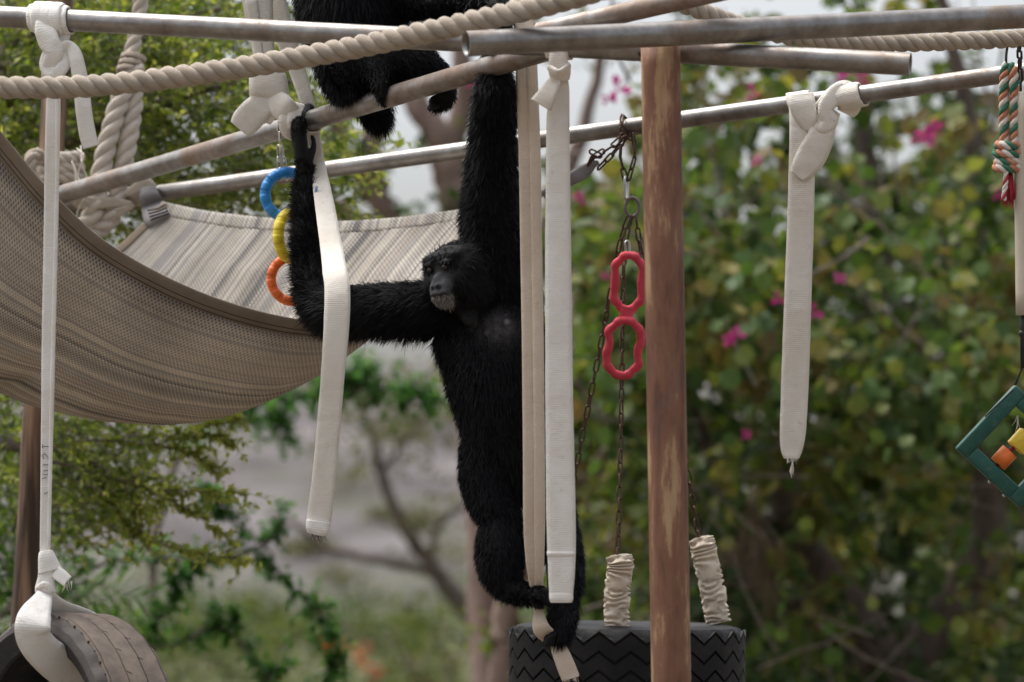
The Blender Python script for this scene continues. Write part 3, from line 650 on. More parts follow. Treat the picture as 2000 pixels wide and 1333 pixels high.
P = []; A = at_pipe(PE, 1214); ax = (PE[1] - PE[0]).normalized(); ua = ax.orthogonal().normalized(); ub = ax.cross(ua)
K = []
for i in range(13):
    q = 2 * math.pi * i / 12 * .95 - 1.2; p = A + (ua * math.cos(q) + ub * math.sin(q)) * .034 + ax * (.03 * i / 12)
    K.append((1000 + FPX * (p - CAM).dot(RT) / depth(p), 666.5 - FPX * (p - CAM).dot(UP) / depth(p), depth(p)))
chain(c1, K, tw=1.0)
g = Geo(); 
lm2 = link_mesh(.075, .026, .0048, mat=M_STEEL); o = link('quick_link', lm2, c1); o.location = W(1223, 368, dT - .03); o.rotation_euler = (0, R(2), R(55))
P = [W(1235, 405, dT - .03) + (RT * math.cos(q) * .021 + UP * math.sin(q) * .028) for q in [2 * math.pi * k / 24 for k in range(24)]]
g = Geo(); tube(g, P, .0055, 8, closed=True); g.build('ring', plain('dull_ring', (.12, .10, .09), (.22, .2, .18), .5, 30, .2, 100, metal=.6), c1)
c2 = thing('chain', 'rusty chain running from the hammock\'s grey corner strap up to the thin pipe', 'chain', W(1190, 300, dT))
chain(c2, [(1150, 322, dT + .02), (1168, 302, dT), (1190, 290, dT - .02), (1212, 272, dT - .04)]); chain(c2, [(1168, 330, dT + .02), (1186, 312, dT), (1204, 292, dT - .03), (1222, 268, dT - .045)], tw=1.1)
chain(c2, [(1150, 322, dT + .02), (1154, 312, dT + .01), (1160, 300, dT), (1172, 306, dT)])
g = Geo(); band(g, [(1062, 384, 10.85, 26), (1090, 366, 10.83, 24), (1118, 348, 10.8, 26), (1140, 336, dT + .03, 28), (1158, 322, dT + .02, 16), (1168, 318, dT + .01, 8)], .012); g.build('corner_strap', M_WEBG, ham)
tc = [(1207, 1090), (1368, 1060), (1124, 1030)]
c3 = thing('chain', 'rusty chain hanging straight down behind the red toy to the tyre swing', 'chain', W(1210, 1080, dT))
chain(c3, [(1234, 422, dT - .03), (1222, 470, dT - .03), (1217, 560, dT - .04), (1215, 700, dT - .08), (1212, 880, dT - .14), (1209, 1000, dT - .2), (1207, 1096, dT - .24)])
c4 = thing('chain', 'rusty chain slanting away to the tyre swing behind the ape\'s leg', 'chain', W(1120, 930, dT))
chain(c4, [(1228, 424, dT - .02), (1212, 470, dT), (1198, 540, dT + .02), (1172, 680, dT + .06), (1148, 800, dT + .10), (1128, 900, dT + .14), (1110, 1000, dT + .18), (1088, 1120, dT + .22), (1076, 1200, dT + .25)])
c5 = thing('chain', 'rusty chain passing behind the rust-brown post to the tyre swing', 'chain', W(1365, 1050, dT))
chain(c5, [(1242, 422, dT - .03), (1250, 480, dT - .03), (1266, 560, dT - .02), (1296, 700, dT), (1330, 850, dT + .02), (1350, 960, dT + .03), (1366, 1062, dT + .05)])
g = None
# red figure-of-eight rubber toy on a snap hook
toy = thing('rubber_toy', 'red rubber figure-eight tug toy clipped to a chain', 'toy', W(1218, 745, dT - .12))
def loop8(cx, cy, rx, ry, tilt, seed):
    P = []; n = 72; dd = dT - .125
    for i in range(n):
        q = 2 * math.pi * i / n; c, s = math.cos(q), math.sin(q)
        k = 1 + .055 * math.cos(q * 10 + seed) * (abs(c) ** .5) - .16 * abs(c) ** 3 * math.cos(2 * (q)) * 0
        x = rx * (abs(c) ** .75) * (1 if c > 0 else -1) * k; y = ry * (abs(s) ** .8) * (1 if s > 0 else -1)
        x *= 1 - .10 * math.cos(2.0 * math.pi * y / ry)
        ct, st = math.cos(R(tilt)), math.sin(R(tilt)); P.append(W(cx + x * ct - y * st, cy + x * st + y * ct, dd + .012 * y / ry))
    g = Geo(); tube(g, P, [.0125 * (1 + .09 * math.cos(10 * 2 * math.pi * i / n + seed)) for i in range(n)], 12, closed=True); return g
loop8(1227, 552, 27, 53, 3, 0).build('upper_loop', M_RED, toy); loop8(1218, 680, 31, 54, 6, 1).build('lower_loop', M_RED, toy)
g = Geo(); band(g, [(1226, 600, dT - .125, 30), (1223, 617, dT - .125, 26), (1222, 634, dT - .125, 32)], .024); g.build('bridge', M_RED, toy)
sh = thing('snap_hook', 'silver snap hook through the top of the red toy', 'snap hook', W(1226, 490, dT - .1))
o = link('gate', link_mesh(.062, .022, .0032, mat=M_STEEL), sh); o.location = W(1226, 489, dT - .1); o.rotation_euler = (0, R(-6), R(35))
# tyre swing
def tyre_profile(Ro, Ri, wd):
    h = wd / 2
    return [(Ri + .012, -h * .62), (Ri, -h * .72), (Ri + .004, -h * .80), (Ri + .03, -h * .93), (Ri + (Ro - Ri) * .55, -h * 1.03), (Ro - .045, -h * 1.0), (Ro - .022, -h * .95), (Ro - .009, -h * .86), (Ro - .003, -h * .76)]
def tyre(root, c, axis, Ro, Ri, wd, mat, zig, teeth, gd=.011, nang=168, ngroove=4, gw=.006, dusty=False):
    ax = axis.normalized(); u = ax.orthogonal().normalized(); v = ax.cross(u); g = Geo()
    half = tyre_profile(Ro, Ri, wd); tread = []                          # (radius, axial, zig weight)
    prof = [(r, a, 0) for r, a in half]
    for k in range(ngroove):
        x = -wd * .36 + wd * .72 * k / (ngroove - 1)
        prof += [(Ro + .002, x - gw, 1), (Ro - gd, x - gw * .6, 1), (Ro - gd, x + gw * .6, 1), (Ro + .002, x + gw, 1)]
    prof += [(r, -a, 0) for r, a in half[::-1]]
    prof += [(Ro - .03, wd * .38, 0), (Ro - .022, 0, 0), (Ro - .03, -wd * .38, 0)]
    m = len(prof); V = []; f = []; uv = []; amin = -wd / 2
    for i in range(nang):
        q = 2 * math.pi * i / nang; z = abs(((i * teeth / nang) % 1) * 2 - 1) - .5; lug = 1 if ((i * teeth / nang) % 1) < .5 else 0
        for k, (r, a, wz) in enumerate(prof):
            rr = r
            if 6 <= k <= 8 or len(half) + 4 * ngroove <= k <= len(half) + 4 * ngroove + 2: rr = r - (.006 if lug else 0) * (1 if k in (7, 8, len(half) + 4 * ngroove, len(half) + 4 * ngroove + 1) else .4)
            V.append(c + ax * (a + wz * z * zig) + (u * math.cos(q) + v * math.sin(q)) * rr)
    for i in range(nang):
        i2 = (i + 1) % nang
        for k in range(m):
            k2 = (k + 1) % m; f.append((i * m + k, i * m + k2, i2 * m + k2, i2 * m + k))
            def U(kk):
                if kk >= m - 3: return .3
                return (kk / (m - 4)) if kk > 0 else 0.0
            du = lambda kk: (.35 if kk < 5 or kk >= m - 9 else .49 if kk in (5, 6, 7, 8) else .75)
            uv.append([(du(k), i / nang), (du(k2), i / nang), (du(k2), i2 / nang), (du(k), i2 / nang)])
    g.add(V, f, uv); o = g.build('casing', mat, root, smooth=True); o.data.set_sharp_from_angle(angle=R(24))
    return o
tcen = W(1224, 1230, dT); Rsw = S(460, dT) / 2
ts = thing('tyre_swing', 'black zigzag-treaded tyre hung flat from three chains', 'tyre', tcen - Vector((0, 0, .3)))
ztop = W(1224, 1222, dT - .3).z; wd2 = .23
ca = tyre(ts, Vector((tcen.x, tcen.y, ztop - wd2 / 2)), Vector((.012, -.02, 1)), Rsw, .20, wd2, M_RUBBER, .034, 24, gd=.006, ngroove=4, gw=.005, nang=240)
try:
    bpy.context.view_layer.update()
except Exception: pass
# scrunched sleeves over the chain ends
def sleeve(label, keys, wpx, d):
    s = thing('sleeve', label, 'sleeve', W(keys[-1][0], keys[-1][1], d)); C = catmull(keys, 40); P = [W(c[0], c[1], d + (c[2] if len(c) > 2 else 0)) for c in C]
    g = Geo(); F = frames(P); V = []; sides = 26; n = len(P); ls = 0
    for i, (t, a, b) in enumerate(F):
        u = i / (n - 1)
        for k in range(sides):
            q = 2 * math.pi * k / sides
            ph = u * 22 + 1.6 * mnoise.noise(Vector((math.cos(q) * 1.1, math.sin(q) * 1.1, u * 4))) * 2.2
            fold = abs(math.sin(ph * math.pi * .5)) ** .9
            rr = S(wpx, d) / 2 * (.66 + .46 * fold) * (1 + .10 * mnoise.noise(Vector((math.cos(q), math.sin(q), u * 5 + 3)))) * (.72 if u < .015 else 1)
            V.append(P[i] + (a * math.cos(q) + b * math.sin(q)) * rr)
    f = [(i * sides + k, i * sides + (k + 1) % sides, (i + 1) * sides + (k + 1) % sides, (i + 1) * sides + k) for i in range(n - 1) for k in range(sides)]
    f += [tuple(range(sides))[::-1], tuple((n - 1) * sides + k for k in range(sides))]
    g.add(V, f); g.build('gathered_cloth', M_SLEEVE, s); return s
M_SLEEVE = plain('gathered_canvas', (.60, .50, .385), (.74, .665, .55), .9, 14, .3, 200)
sleeve('gathered cream cloth sleeve on the chain beside the post, red toy side', [(1209, 1084), (1212, 1110), (1205, 1150), (1204, 1190), (1205, 1228)], 48, dT - .25)
sleeve('gathered cream cloth sleeve slanting on the chain that passes behind the post', [(1368, 1050), (1376, 1080), (1386, 1130), (1396, 1180), (1402, 1216)], 47, dT + .04)
# big tyre at lower left
axis = Vector((.77, .64, -.03)); tc0 = W(58, 1480, 9.86); RB = S(283, 9.86); wdB = .25
tb = thing('tyre', 'big worn tyre with dusty brown tread hanging in a white strap loop', 'tyre', tc0 - Vector((0, 0, RB)))
tyre(tb, tc0 + axis.normalized() * wdB / 2, axis, RB, RB - .095, wdB, M_DUSTY, .0025, 30, gd=.006, ngroove=4, gw=.0022, nang=184)
axn = axis.normalized(); uu = (Vector((0, 0, 1)) - axn * axn.z).normalized(); vv = axn.cross(uu)
slit = boxg(Geo(), Matrix(), 1, .0045, .006, 0).mesh('tread_slit', M_BLACKIN, False)
for i in range(60):                                                   # slits cut into the shoulder and the ribs, where they can be seen
    q = 2 * math.pi * i / 60
    for a_, l_ in ((-.078, .040), (-.02, .016), (.035, .018)):
        q2 = q + (a_ + .08) * 1.5; rad_ = uu * math.cos(q2) + vv * math.sin(q2); tg = axn.cross(rad_)
        p = tc0 + axn * (wdB / 2 + a_) + rad_ * (RB - .001 - (.004 if a_ < -.05 else 0))
        py_ = 666.5 - FPX * (p - CAM).dot(UP) / depth(p)
        if py_ < 1345 and (i % 2 == 0 or a_ < -.05):
            X = (axn * .85 + tg * (.2 if a_ < -.05 else .5)).normalized(); Z = rad_; Y = Z.cross(X).normalized(); o = link('tread_slit', slit, tb); o.rotation_mode = 'QUATERNION'
            o.rotation_quaternion = Matrix((X, Y, Y.cross(X) * -1)).transposed().to_quaternion(); o.location = p; o.scale = (l_, 1, 1)
lp = thing('strap_loop', 'white strap loop passed through the brown-treaded tyre below the knot', 'strap', W(70, 1230, 9.8))
g = Geo(); band(g, [(88, 1160, 9.865, 30), (80, 1178, 9.80, 44), (70, 1200, 9.73, 62), (64, 1222, 9.70, 70), (66, 1246, 9.71, 68), (84, 1272, 9.74, 70, 4), (118, 1300, 9.80, 76, 8), (165, 1335, 9.88, 84, 8), (230, 1380, 9.96, 84, 8), (260, 1360, 10.06, 70), (236, 1290, 10.10, 60)], .008)
band(g, [(92, 1160, 9.885, 26), (104, 1178, 9.93, 34), (126, 1196, 10.0, 44, 20), (170, 1212, 10.06, 50, 40), (215, 1240, 10.10, 56, 40), (236, 1290, 10.10, 60, 20)], .008); g.build('band', M_WEBW, lp)

# ------------------------------------------------------------------ ring toys on a small chain
rc = thing('chain', 'thin steel chain holding the blue ring on the slanting pipe', 'chain', W(550, 350, 10.5))
dR = depth(at_pipe(PC, 548)) - .05
chain(rc, [(546, 236, dR + .01), (546, 280, dR)], LMS, .033); chain(rc, [(544, 285, dR), (546, 352, dR)], LMS, .033, .2); chain(rc, [(550, 285, dR + .004), (560, 352, dR + .01)], LMS, .033, .9)
def ringtoy(label, mat, px, py, rpx, tpx, yaw, roll, d, name='plastic_ring'):
    o = thing(name, label, 'ring toy', W(px, py + rpx, d), 'linked plastic rings'); Rr = S(rpx - tpx / 2, d); rt = S(tpx / 2, d)
    Mr = Matrix.Rotation(R(yaw), 3, 'Z') @ Matrix.Rotation(R(roll), 3, 'Y'); c = W(px, py, d); n = 64; P = []; rad = []
    for i in range(n):
        q = 2 * math.pi * i / n; P.append(c + Mr @ Vector((math.cos(q) * Rr, 0, math.sin(q) * Rr))); rad.append(rt)
    g = Geo(); tube(g, P, rt, 16, closed=True); g.build('ring_body', mat, o)
    g = Geo()
    for i in range(12):                                               # moulded pads round the ring
        q0 = 2 * math.pi * i / 12; Q = [c + Mr @ Vector((math.cos(q0 + t) * Rr, 0, math.sin(q0 + t) * Rr)) for t in (0, .13, .26, .39)]
        tube(g, Q, rt * 1.018, 14)
    g.build('moulded_pads', mat, o, smooth=True); return o
ringtoy('bright blue plastic ring hanging on a thin steel chain', M_BLUE, 562, 381, 55, 21, 12, 0, dR)
ringtoy('yellow plastic ring linked edge-on between the blue and orange rings', M_YELLOW, 567, 462, 55, 22, 62, 0, dR - .01)
ringtoy('orange plastic ring, lowest of three linked rings', M_ORANGE, 573, 546, 53, 19, 10, 0, dR)

# ------------------------------------------------------------------ things at the right edge
dk = 10.1
kt = thing('rope_toy', 'knotted green, white and orange cord with a red tassel', 'rope toy', W(1970, 410, dk))
for keys in ([(1968, 128, dk + .01), (1963, 140, dk), (1961, 200, dk), (1962, 290, dk)], [(1972, 128, dk + .01), (1979, 145, dk - .01), (1982, 210, dk - .01), (1982, 290, dk - .01)]):
    rope('', '', keys, S(21, dk), None, 1.9, mats=RC, parent=kt)
for k, y in enumerate((284, 300, 316, 328)):
    c = W(1971, y, dk); K = []
    for i in range(13):
        q = 2 * math.pi * i / 12; p = c + Vector((math.cos(q) * S(22 + (k % 2) * 3, dk), math.sin(q) * .02, math.sin(q) * .004)); K.append((1000 + FPX * (p - CAM).dot(RT) / depth(p), 666.5 - FPX * (p - CAM).dot(UP) / depth(p), depth(p)))
    rope('', '', K, S(19, dk), None, 1.9, n=3, mats=[RC[(j + k) % 3] for j in range(3)], parent=kt)
g = Geo()
for i in range(46):
    x = 1963 + random.uniform(-4, 18); tube(g, [W(x * .5 + 985, 332, dk), W(x, 365, dk - .01 + random.uniform(-.012, .012)), W(x + random.uniform(-5, 5), 398 + random.uniform(-10, 14), dk + random.uniform(-.015, .015))], [.0022, .0022, .001], 5)
g.build('tassel', M_TASSEL, kt)
rope('', '', [(1966, 334, dk - .02), (1963, 365, dk - .025), (1960, 392, dk - .025)], S(11, dk), None, 3, mats=[RC[0], M_TASSEL, RC[0]], parent=kt)
hk = thing('hook', 'black iron hook and chain above the knotted cord', 'hook', W(1975, 150, dk))
g = Geo(); tube(g, [W(*c) for c in catmull([(1976, 62, 9.97), (1968, 90, 10), (1965, 115, dk), (1966, 134, dk), (1972, 136, dk + .01)], 6)], .004, 7); g.build('shank', M_BLACK, hk)
chain(hk, [(1990, 70, 9.98), (1992, 130, dk), (1994, 186, dk)], link_mesh(.046, .0205, .0036, mat=M_BLACK), .036)
pv = thing('pvc_tube', 'aged cream plastic tube hanging upright next to the knotted cord', 'tube', W(2004, 615, dk))
g = Geo(); tube(g, [W(2001 + 5 * t, 180 + 436 * t, dk) for t in [k / 10 for k in range(11)]], S(22, dk), 24); g.build('tube_wall', M_PVC, pv)
g = Geo(); tube(g, [W(2002, 610, dk), W(1998, 640, dk), W(1999, 720, dk)], [.012, .009, .009], 10); uvsphere(g, W(1997, 652, dk), .011); g.build('cord_end', M_BLACK, pv)
ft = thing('puzzle_frame', 'green plastic puzzle frame with orange and yellow beads, hanging tilted', 'toy', W(1960, 990, dk))
ex = (RT * .68 + UP * .73).normalized(); ey = (RT * .80 - UP * .58); ey = (ey - ex * ey.dot(ex)).normalized(); ez = ex.cross(ey)
c0 = W(1866, 876, dk); s_ = .245; bw = .042; dp = .045
def fbar(p, x, l, y):
    X = x; Z = ez; Y = Z.cross(X); Mx = Matrix((X, Y, Z)).transposed().to_4x4(); Mx.translation = p; return Mx
for nm, p, x, l in (('frame_bar', c0 + ex * s_ / 2 + ey * bw / 2, ex, s_), ('frame_bar', c0 + ex * s_ / 2 + ey * (s_ - bw / 2), ex, s_), ('frame_bar', c0 + ex * bw / 2 + ey * (s_ / 2), ey, s_ - 2 * bw + .004), ('frame_bar', c0 + ex * (s_ - bw / 2) + ey * (s_ / 2), ey, s_ - 2 * bw + .004)):
    g = Geo(); boxg(g, fbar(p, x, l, None), l, bw, dp, .005); g.build(nm, M_GREEN, ft)
g = Geo(); tube(g, [c0 + ex * .01 + ey * .118 - ez * .0, c0 + ex * (s_ - .02) + ey * .118], .007, 10); g.build('dowel', M_MAROON, ft)
g = Geo(); tube(g, [c0 + ex * (.048 + .001) + ey * .118, c0 + ex * .098 + ey * .118], .026, 24); g.build('bead', M_ORANGE2, ft)
Mx = fbar(c0 + ex * .142 + ey * .124, ex, 0, None); g = Geo(); boxg(g, Mx, .055, .055, .055, .004); g.build('bead', M_YELLOW2, ft)
g = Geo(); tube(g, [c0 + ex * (s_ - .01) + ey * .006 - ez * .0, W(1999, 712, dk), W(2002, 690, dk)], .003, 6); tube(g, [c0 + ex * (s_ - .012) + ey * .003 + ez * -.024, c0 + ex * .12 - ey * .002 - ez * .024], .0022, 6); g.build('cord', M_BLACK, ft)
g = Geo(); fray(g, 1950, 815, dk, 8, 26, 3, -.6); fray(g, 1988, 815, dk, 6, 40, 2, -.2); g.build('loose_string', M_STRING, ft)['kind'] = 'stuff'
for t in (.55, .78): 
    g = Geo(); uvsphere(g, c0 + ey * (s_ * t) - ex * .004, .005); g.build('screw', M_STEEL, ft)

# ------------------------------------------------------------------ the two apes
def remesh(g, voxel, smooth_it):
    m = g.mesh('tmp'); o = bpy.data.objects.new('tmp', m); col.objects.link(o)
    r = o.modifiers.new('r', 'REMESH'); r.mode = 'VOXEL'; r.voxel_size = voxel
    s = o.modifiers.new('s', 'SMOOTH'); s.factor = .5; s.iterations = smooth_it
    dg = bpy.context.evaluated_depsgraph_get(); me = bpy.data.meshes.new_from_object(o.evaluated_get(dg))
    bpy.data.objects.remove(o); bpy.data.meshes.remove(m)
    while me.uv_layers: me.uv_layers.remove(me.uv_layers[0])
    return me
class Body:
    def __init__(s): s.g = Geo(); s.bones = []                         # bones: a, b, flow, hair length
    def limb(s, K, n=5, hair=.03, flow=1, fing=False):
        C = catmull(K, n); P = [W(c[0], c[1], c[2]) for c in C]; rad = [S(c[3], c[2]) for c in C]
        tube(s.g, P, rad, 12 if fing else 18)
        for i in (0, -1): uvsphere(s.g, P[i], rad[i] * .995, nu=12, nv=8)
        if len(K) > 2:
            for i in range(n, len(P) - 1, n): uvsphere(s.g, P[i], rad[i] * .99, nu=12, nv=8)
        for i in range(0, len(P) - 1):
            d = (P[i + 1] - P[i]).normalized() * flow; s.bones.append((P[i], P[i + 1], d, hair, rad[i]))
    def blob(s, c, r, rot=None, hair=None, flow=None):
        uvsphere(s.g, c, r, rot, 20, 13)
        if hair is not None: s.bones.append((c - Vector((0, 0, .001)), c + Vector((0, 0, .001)), flow, hair, min(r)))
def set_col(me, fn):
    n = len(me.vertices); co = np.empty(n * 3); me.vertices.foreach_get('co', co); co = co.reshape(-1, 3)
    c = np.ones((n, 4)); c[:, :3] = fn(co); a = me.color_attributes.new('Col', 'FLOAT_COLOR', 'POINT'); a.data.foreach_set('color', c.ravel())
def fur(me, bones, n, parent, masks, tint, seed=1, grav=.6, wid=.0011, name='fur', only=None):
    """masks: (centre, radius, length factor)"""
    r = np.random.default_rng(seed); me.calc_loop_triangles(); nt_ = len(me.loop_triangles)
    tv = np.empty(nt_ * 3, int); me.loop_triangles.foreach_get('vertices', tv); tv = tv.reshape(-1, 3)
    co = np.empty(len(me.vertices) * 3); me.vertices.foreach_get('co', co); co = co.reshape(-1, 3)
    no = np.empty(len(me.vertices) * 3); me.vertices.foreach_get('normal', no); no = no.reshape(-1, 3)
    A, B, C = co[tv[:, 0]], co[tv[:, 1]], co[tv[:, 2]]; ar = np.linalg.norm(np.cross(B - A, C - A), axis=1)
    if only:
        q_ = np.linalg.norm((A + B + C) / 3 - np.array(only[0]), axis=1); ar = ar * np.clip((only[1] - q_) / (only[1] * .45), 0, 1)
    t = r.choice(nt_, n, p=ar / ar.sum()); u = r.random((n, 2)); s = u.sum(1) > 1; u[s] = 1 - u[s]
    P = A[t] + (B[t] - A[t]) * u[:, :1] + (C[t] - A[t]) * u[:, 1:]; N = no[tv[t, 0]]
    ba = np.array([b[0] for b in bones]); bb = np.array([b[1] for b in bones]); bf = np.array([b[2] for b in bones]); bh = np.array([b[3] for b in bones]); br = np.array([b[4] for b in bones])
    best = np.full(n, 1e9); idx = np.zeros(n, int)
    for k in range(len(bones)):
        d = bb[k] - ba[k]; q = np.clip(((P - ba[k]) @ d) / max(d @ d, 1e-12), 0, 1); e = np.linalg.norm(P - (ba[k] + q[:, None] * d), axis=1) - br[k]
        m_ = e < best; best[m_] = e[m_]; idx[m_] = k
    Lh = bh[idx] * r.uniform(.5, 1.3, n) * np.where(r.random(n) < .05, 1.5, 1)
    for c, rad, fac, *so_ in masks:
        dist = np.linalg.norm((P - np.array(c)) , axis=1); w_ = np.clip((rad - dist) / (rad * (so_[0] if so_ else .25)), 0, 1); Lh *= 1 - w_ * (1 - fac)
    keep = Lh > .003; P, N, Lh, idx = P[keep], N[keep], Lh[keep], idx[keep]; n = len(P)
    clump = np.array([mnoise.noise_vector(Vector(p) * 13.0) * 1.5 + mnoise.noise_vector(Vector(p) * 55.0) for p in P]) 
    D = N * .40 + bf[idx] * .75 + clump * .19 + r.normal(0, .20, (n, 3)); D /= np.linalg.norm(D, axis=1)[:, None]
    sd = np.cross(D, N + r.normal(0, .4, (n, 3))); sd /= np.linalg.norm(sd, axis=1)[:, None] + 1e-9
    wv = wid * r.uniform(.7, 1.3, n)[:, None]; g_ = np.array([0, 0, -1.0])
    Lc = Lh[:, None]; m1 = P + D * Lc * .5 + g_ * Lc * grav * .10; tip = P + D * Lc * .95 + g_ * Lc * grav * .55
    base = P - N * .002
    V = np.stack([base - sd * wv, base + sd * wv, m1 + sd * wv * .7, m1 - sd * wv * .7, tip], 1).reshape(-1, 3)
    m = bpy.data.meshes.new(name); m.vertices.add(len(V)); m.vertices.foreach_set('co', V.ravel())
    o5 = np.arange(n)[:, None] * 5; loops = np.concatenate([o5 + np.array([[0, 1, 2, 3]]), o5 + np.array([[3, 2, 4]])], 1).ravel()
    m.loops.add(len(loops)); m.loops.foreach_set('vertex_index', loops)
    st = (np.arange(n)[:, None] * 7 + np.array([[0, 4]])).ravel(); m.polygons.add(2 * n); m.polygons.foreach_set('loop_start', st)
    m.update(calc_edges=True); m.polygons.foreach_set('use_smooth', np.ones(2 * n, bool)); m.materials.append(M_FUR)
    c = np.ones((len(V), 4)); c[:, :3] = np.repeat(tint(P) * r.uniform(.5, 1.7, n)[:, None] * np.where(r.random(n) < .08, 1.8, 1)[:, None], 5, 0)
    a = m.color_attributes.new('Col', 'FLOAT_COLOR', 'POINT'); a.data.foreach_set('color', c.ravel())
    o = link(name, m, parent); o['kind'] = 'stuff'; return o
BLK = np.array((.0038, .004, .0052))
dC = lambda x: depth(at_pipe(PC, x))
def head_frame(yaw, pitch, roll):
    # columns: side (ape's left), forward, up ; yaw 0 faces the camera
    M_ = Matrix.Rotation(R(yaw), 3, 'Z') @ Matrix.Rotation(R(pitch), 3, 'X') @ Matrix.Rotation(R(roll), 3, 'Y')
    return M_ @ Matrix(((1, 0, 0), (0, -1, 0), (0, 0, 1)))

ape = thing('ape', 'black furry ape hanging by one raised arm, bare chest and grey-bearded face turned aside', 'ape', W(1085, 1250, 9.9))
B1 = Body()
B1.limb([(905, 612, 10.03, 52), (893, 665, 10.03, 42), (912, 735, 10.03, 38)], hair=.028)
B1.limb([(985, 575, 10.05, 74), (970, 650, 10.02, 94), (972, 740, 10.01, 97), (984, 820, 10.02, 84), (992, 885, 10.04, 76), (995, 925, 10.05, 62)], hair=.022)
B1.limb([(935, 590, 10.02, 64), (868, 602, 10.02, 55), (780, 605, 10.05, 49), (700, 607, 10.11, 45), (648, 608, 10.17, 42), (618, 582, 10.22, 36), (607, 520, 10.28, 32), (602, 440, 10.34, 28), (599, 370, 10.39, 23)], hair=.036, flow=1)
B1.limb([(599, 375, 10.385, 23), (597, 350, 10.40, 19), (596, 330, dC(590) - .06, 16)], hair=.019)
B1.limb([(596, 335, dC(590) - .06, 16), (589, 304, dC(590) - .07, 14), (585, 268, dC(590) - .072, 15), (584, 244, dC(590) - .066, 14)], hair=.010)
c_ = dC(590)
for k, dx in enumerate((-15, -7, 1, 9)):                              # four fingers hooked over the pipe
    y0 = 387 - .2985 * (588 + dx - 100)
    B1.limb([(587 + dx, y0 + 2, c_ - .055, 6.3), (588 + dx, y0 - 17, c_ - .046, 6.2), (592 + dx, y0 - 28 - (k % 2), c_ - .016, 6), (600 + dx * .9, y0 - 29, c_ + .016, 5.4), (604 + dx * .8, y0 - 15, c_ + .043, 5), (604 + dx * .8, y0 + 4, c_ + .044, 4.2)], hair=.004, fing=True)
B1.limb([(598, 332, c_ - .065, 10), (605, 310, c_ - .065, 8.5), (611, 294, c_ - .06, 7), (613, 280, c_ - .055, 5.6), (610, 268, c_ - .05, 4.8)], hair=.003, fing=True)
ha = dC(966)
B1.limb([(985, 575, 10.02, 66), (972, 500, 9.98, 60), (960, 430, 9.96, 56), (958, 365, 9.93, 48), (962, 290, 9.90, 41), (966, 220, 9.86, 38), (968, 165, 9.80, 33), (967, 138, ha + .07, 22), (966, 112, ha + .058, 20)], hair=.028, flow=-.6)
for k, dx in enumerate((-15, -5, 5, 15)):
    B1.limb([(966 + dx, 112, ha + .052, 6.5), (966 + dx, 98, ha + .04, 6.2), (966 + dx, 91, ha, 6), (966 + dx, 96, ha - .03, 5)], hair=.004, fing=True)
B1.limb([(985, 560, 10.03, 62), (950, 545, 10.01, 62), (915, 540, 9.99, 58)], hair=.018)          # neck
# legs and feet
B1.limb([(966, 880, 10.02, 66), (954, 935, 10.0, 53), (964, 985, 9.985, 45), (978, 1012, 9.98, 38), (976, 1060, 9.97, 46), (978, 1108, 9.965, 43), (988, 1140, 9.95, 29), (1012, 1156, 9.91, 21), (1036, 1160, 9.86, 19), (1056, 1163, 9.815, 17)], hair=.018)
B1.limb([(1030, 890, 10.06, 64), (1062, 950, 10.05, 46), (1085, 1015, 10.03, 38), (1100, 1075, 10.0, 35), (1106, 1130, 9.97, 32), (1100, 1175, 9.94, 27), (1098, 1210, 9.91, 27), (1092, 1238, 9.88, 23)], hair=.020)
for k in range(4):                                                    # toes of both feet closing on the strap
    B1.limb([(1052, 1152 + k * 7, 9.815, 6), (1066, 1154 + k * 7, 9.80, 6), (1076, 1158 + k * 7, 9.82, 5.4), (1074, 1162 + k * 7, 9.86, 4.6)], hair=.004, fing=True)
    B1.limb([(1092 - k * 2, 1232 + k * 6, 9.87, 7), (1080 - k, 1242 + k * 5, 9.845, 6.4), (1070, 1246 + k * 4, 9.845, 5.6), (1066, 1244 + k * 4, 9.87, 4.6)], hair=.004, fing=True)
B1.limb([(1040, 1170, 9.83, 8), (1046, 1182, 9.82, 7), (1058, 1186, 9.83, 6)], hair=.004, fing=True)
# head
HC = W(900, 531, 9.93); HM = head_frame(-36, 8, -7); HS = 1.22
hp = lambda s_, f_, u_: HC + HM @ Vector((s_, f_, u_)) * HS
def hb(s_, f_, u_, r, hair=None, flow=None): B1.blob(hp(s_, f_, u_), tuple(x * HS for x in r), HM, hair, flow)
back = (HM @ Vector((0, -1, -.15))).normalized()
hb(0, -.012, .014, (.082, .098, .054), .026, back); hb(0, -.055, .012, (.07, .07, .05), .03, back)
hb(0, -.005, -.03, (.074, .072, .056), .022, (back + Vector((0, 0, -.6))).normalized())
hb(0, .056, .036, (.056, .030, .018), .008, (HM @ Vector((0, .55, -.5))).normalized())                      # brow ridge
hb(0, .066, -.008, (.040, .022, .034))                                # face plate
hb(0, .077, -.034, (.033, .029, .029)); hb(0, .085, -.044, (.029, .026, .018)); hb(0, .075, -.057, (.024, .024, .017))   # muzzle, lips, chin
hb(0, .093, -.018, (.011, .012, .020)); hb(-.007, .102, -.026, (.007, .007, .006)); hb(.007, .102, -.026, (.007, .007, .006))     # nose
for sx in (-1, 1):
    hb(sx * .040, .052, -.012, (.016, .022, .028)); hb(sx * .023, .082, .024, (.019, .010, .0065))       # cheek, lid
    hb(sx * .071, .002, -.002, (.006, .012, .017))                    # ear
    hb(sx * .071, .004, .006, (.007, .010, .008))
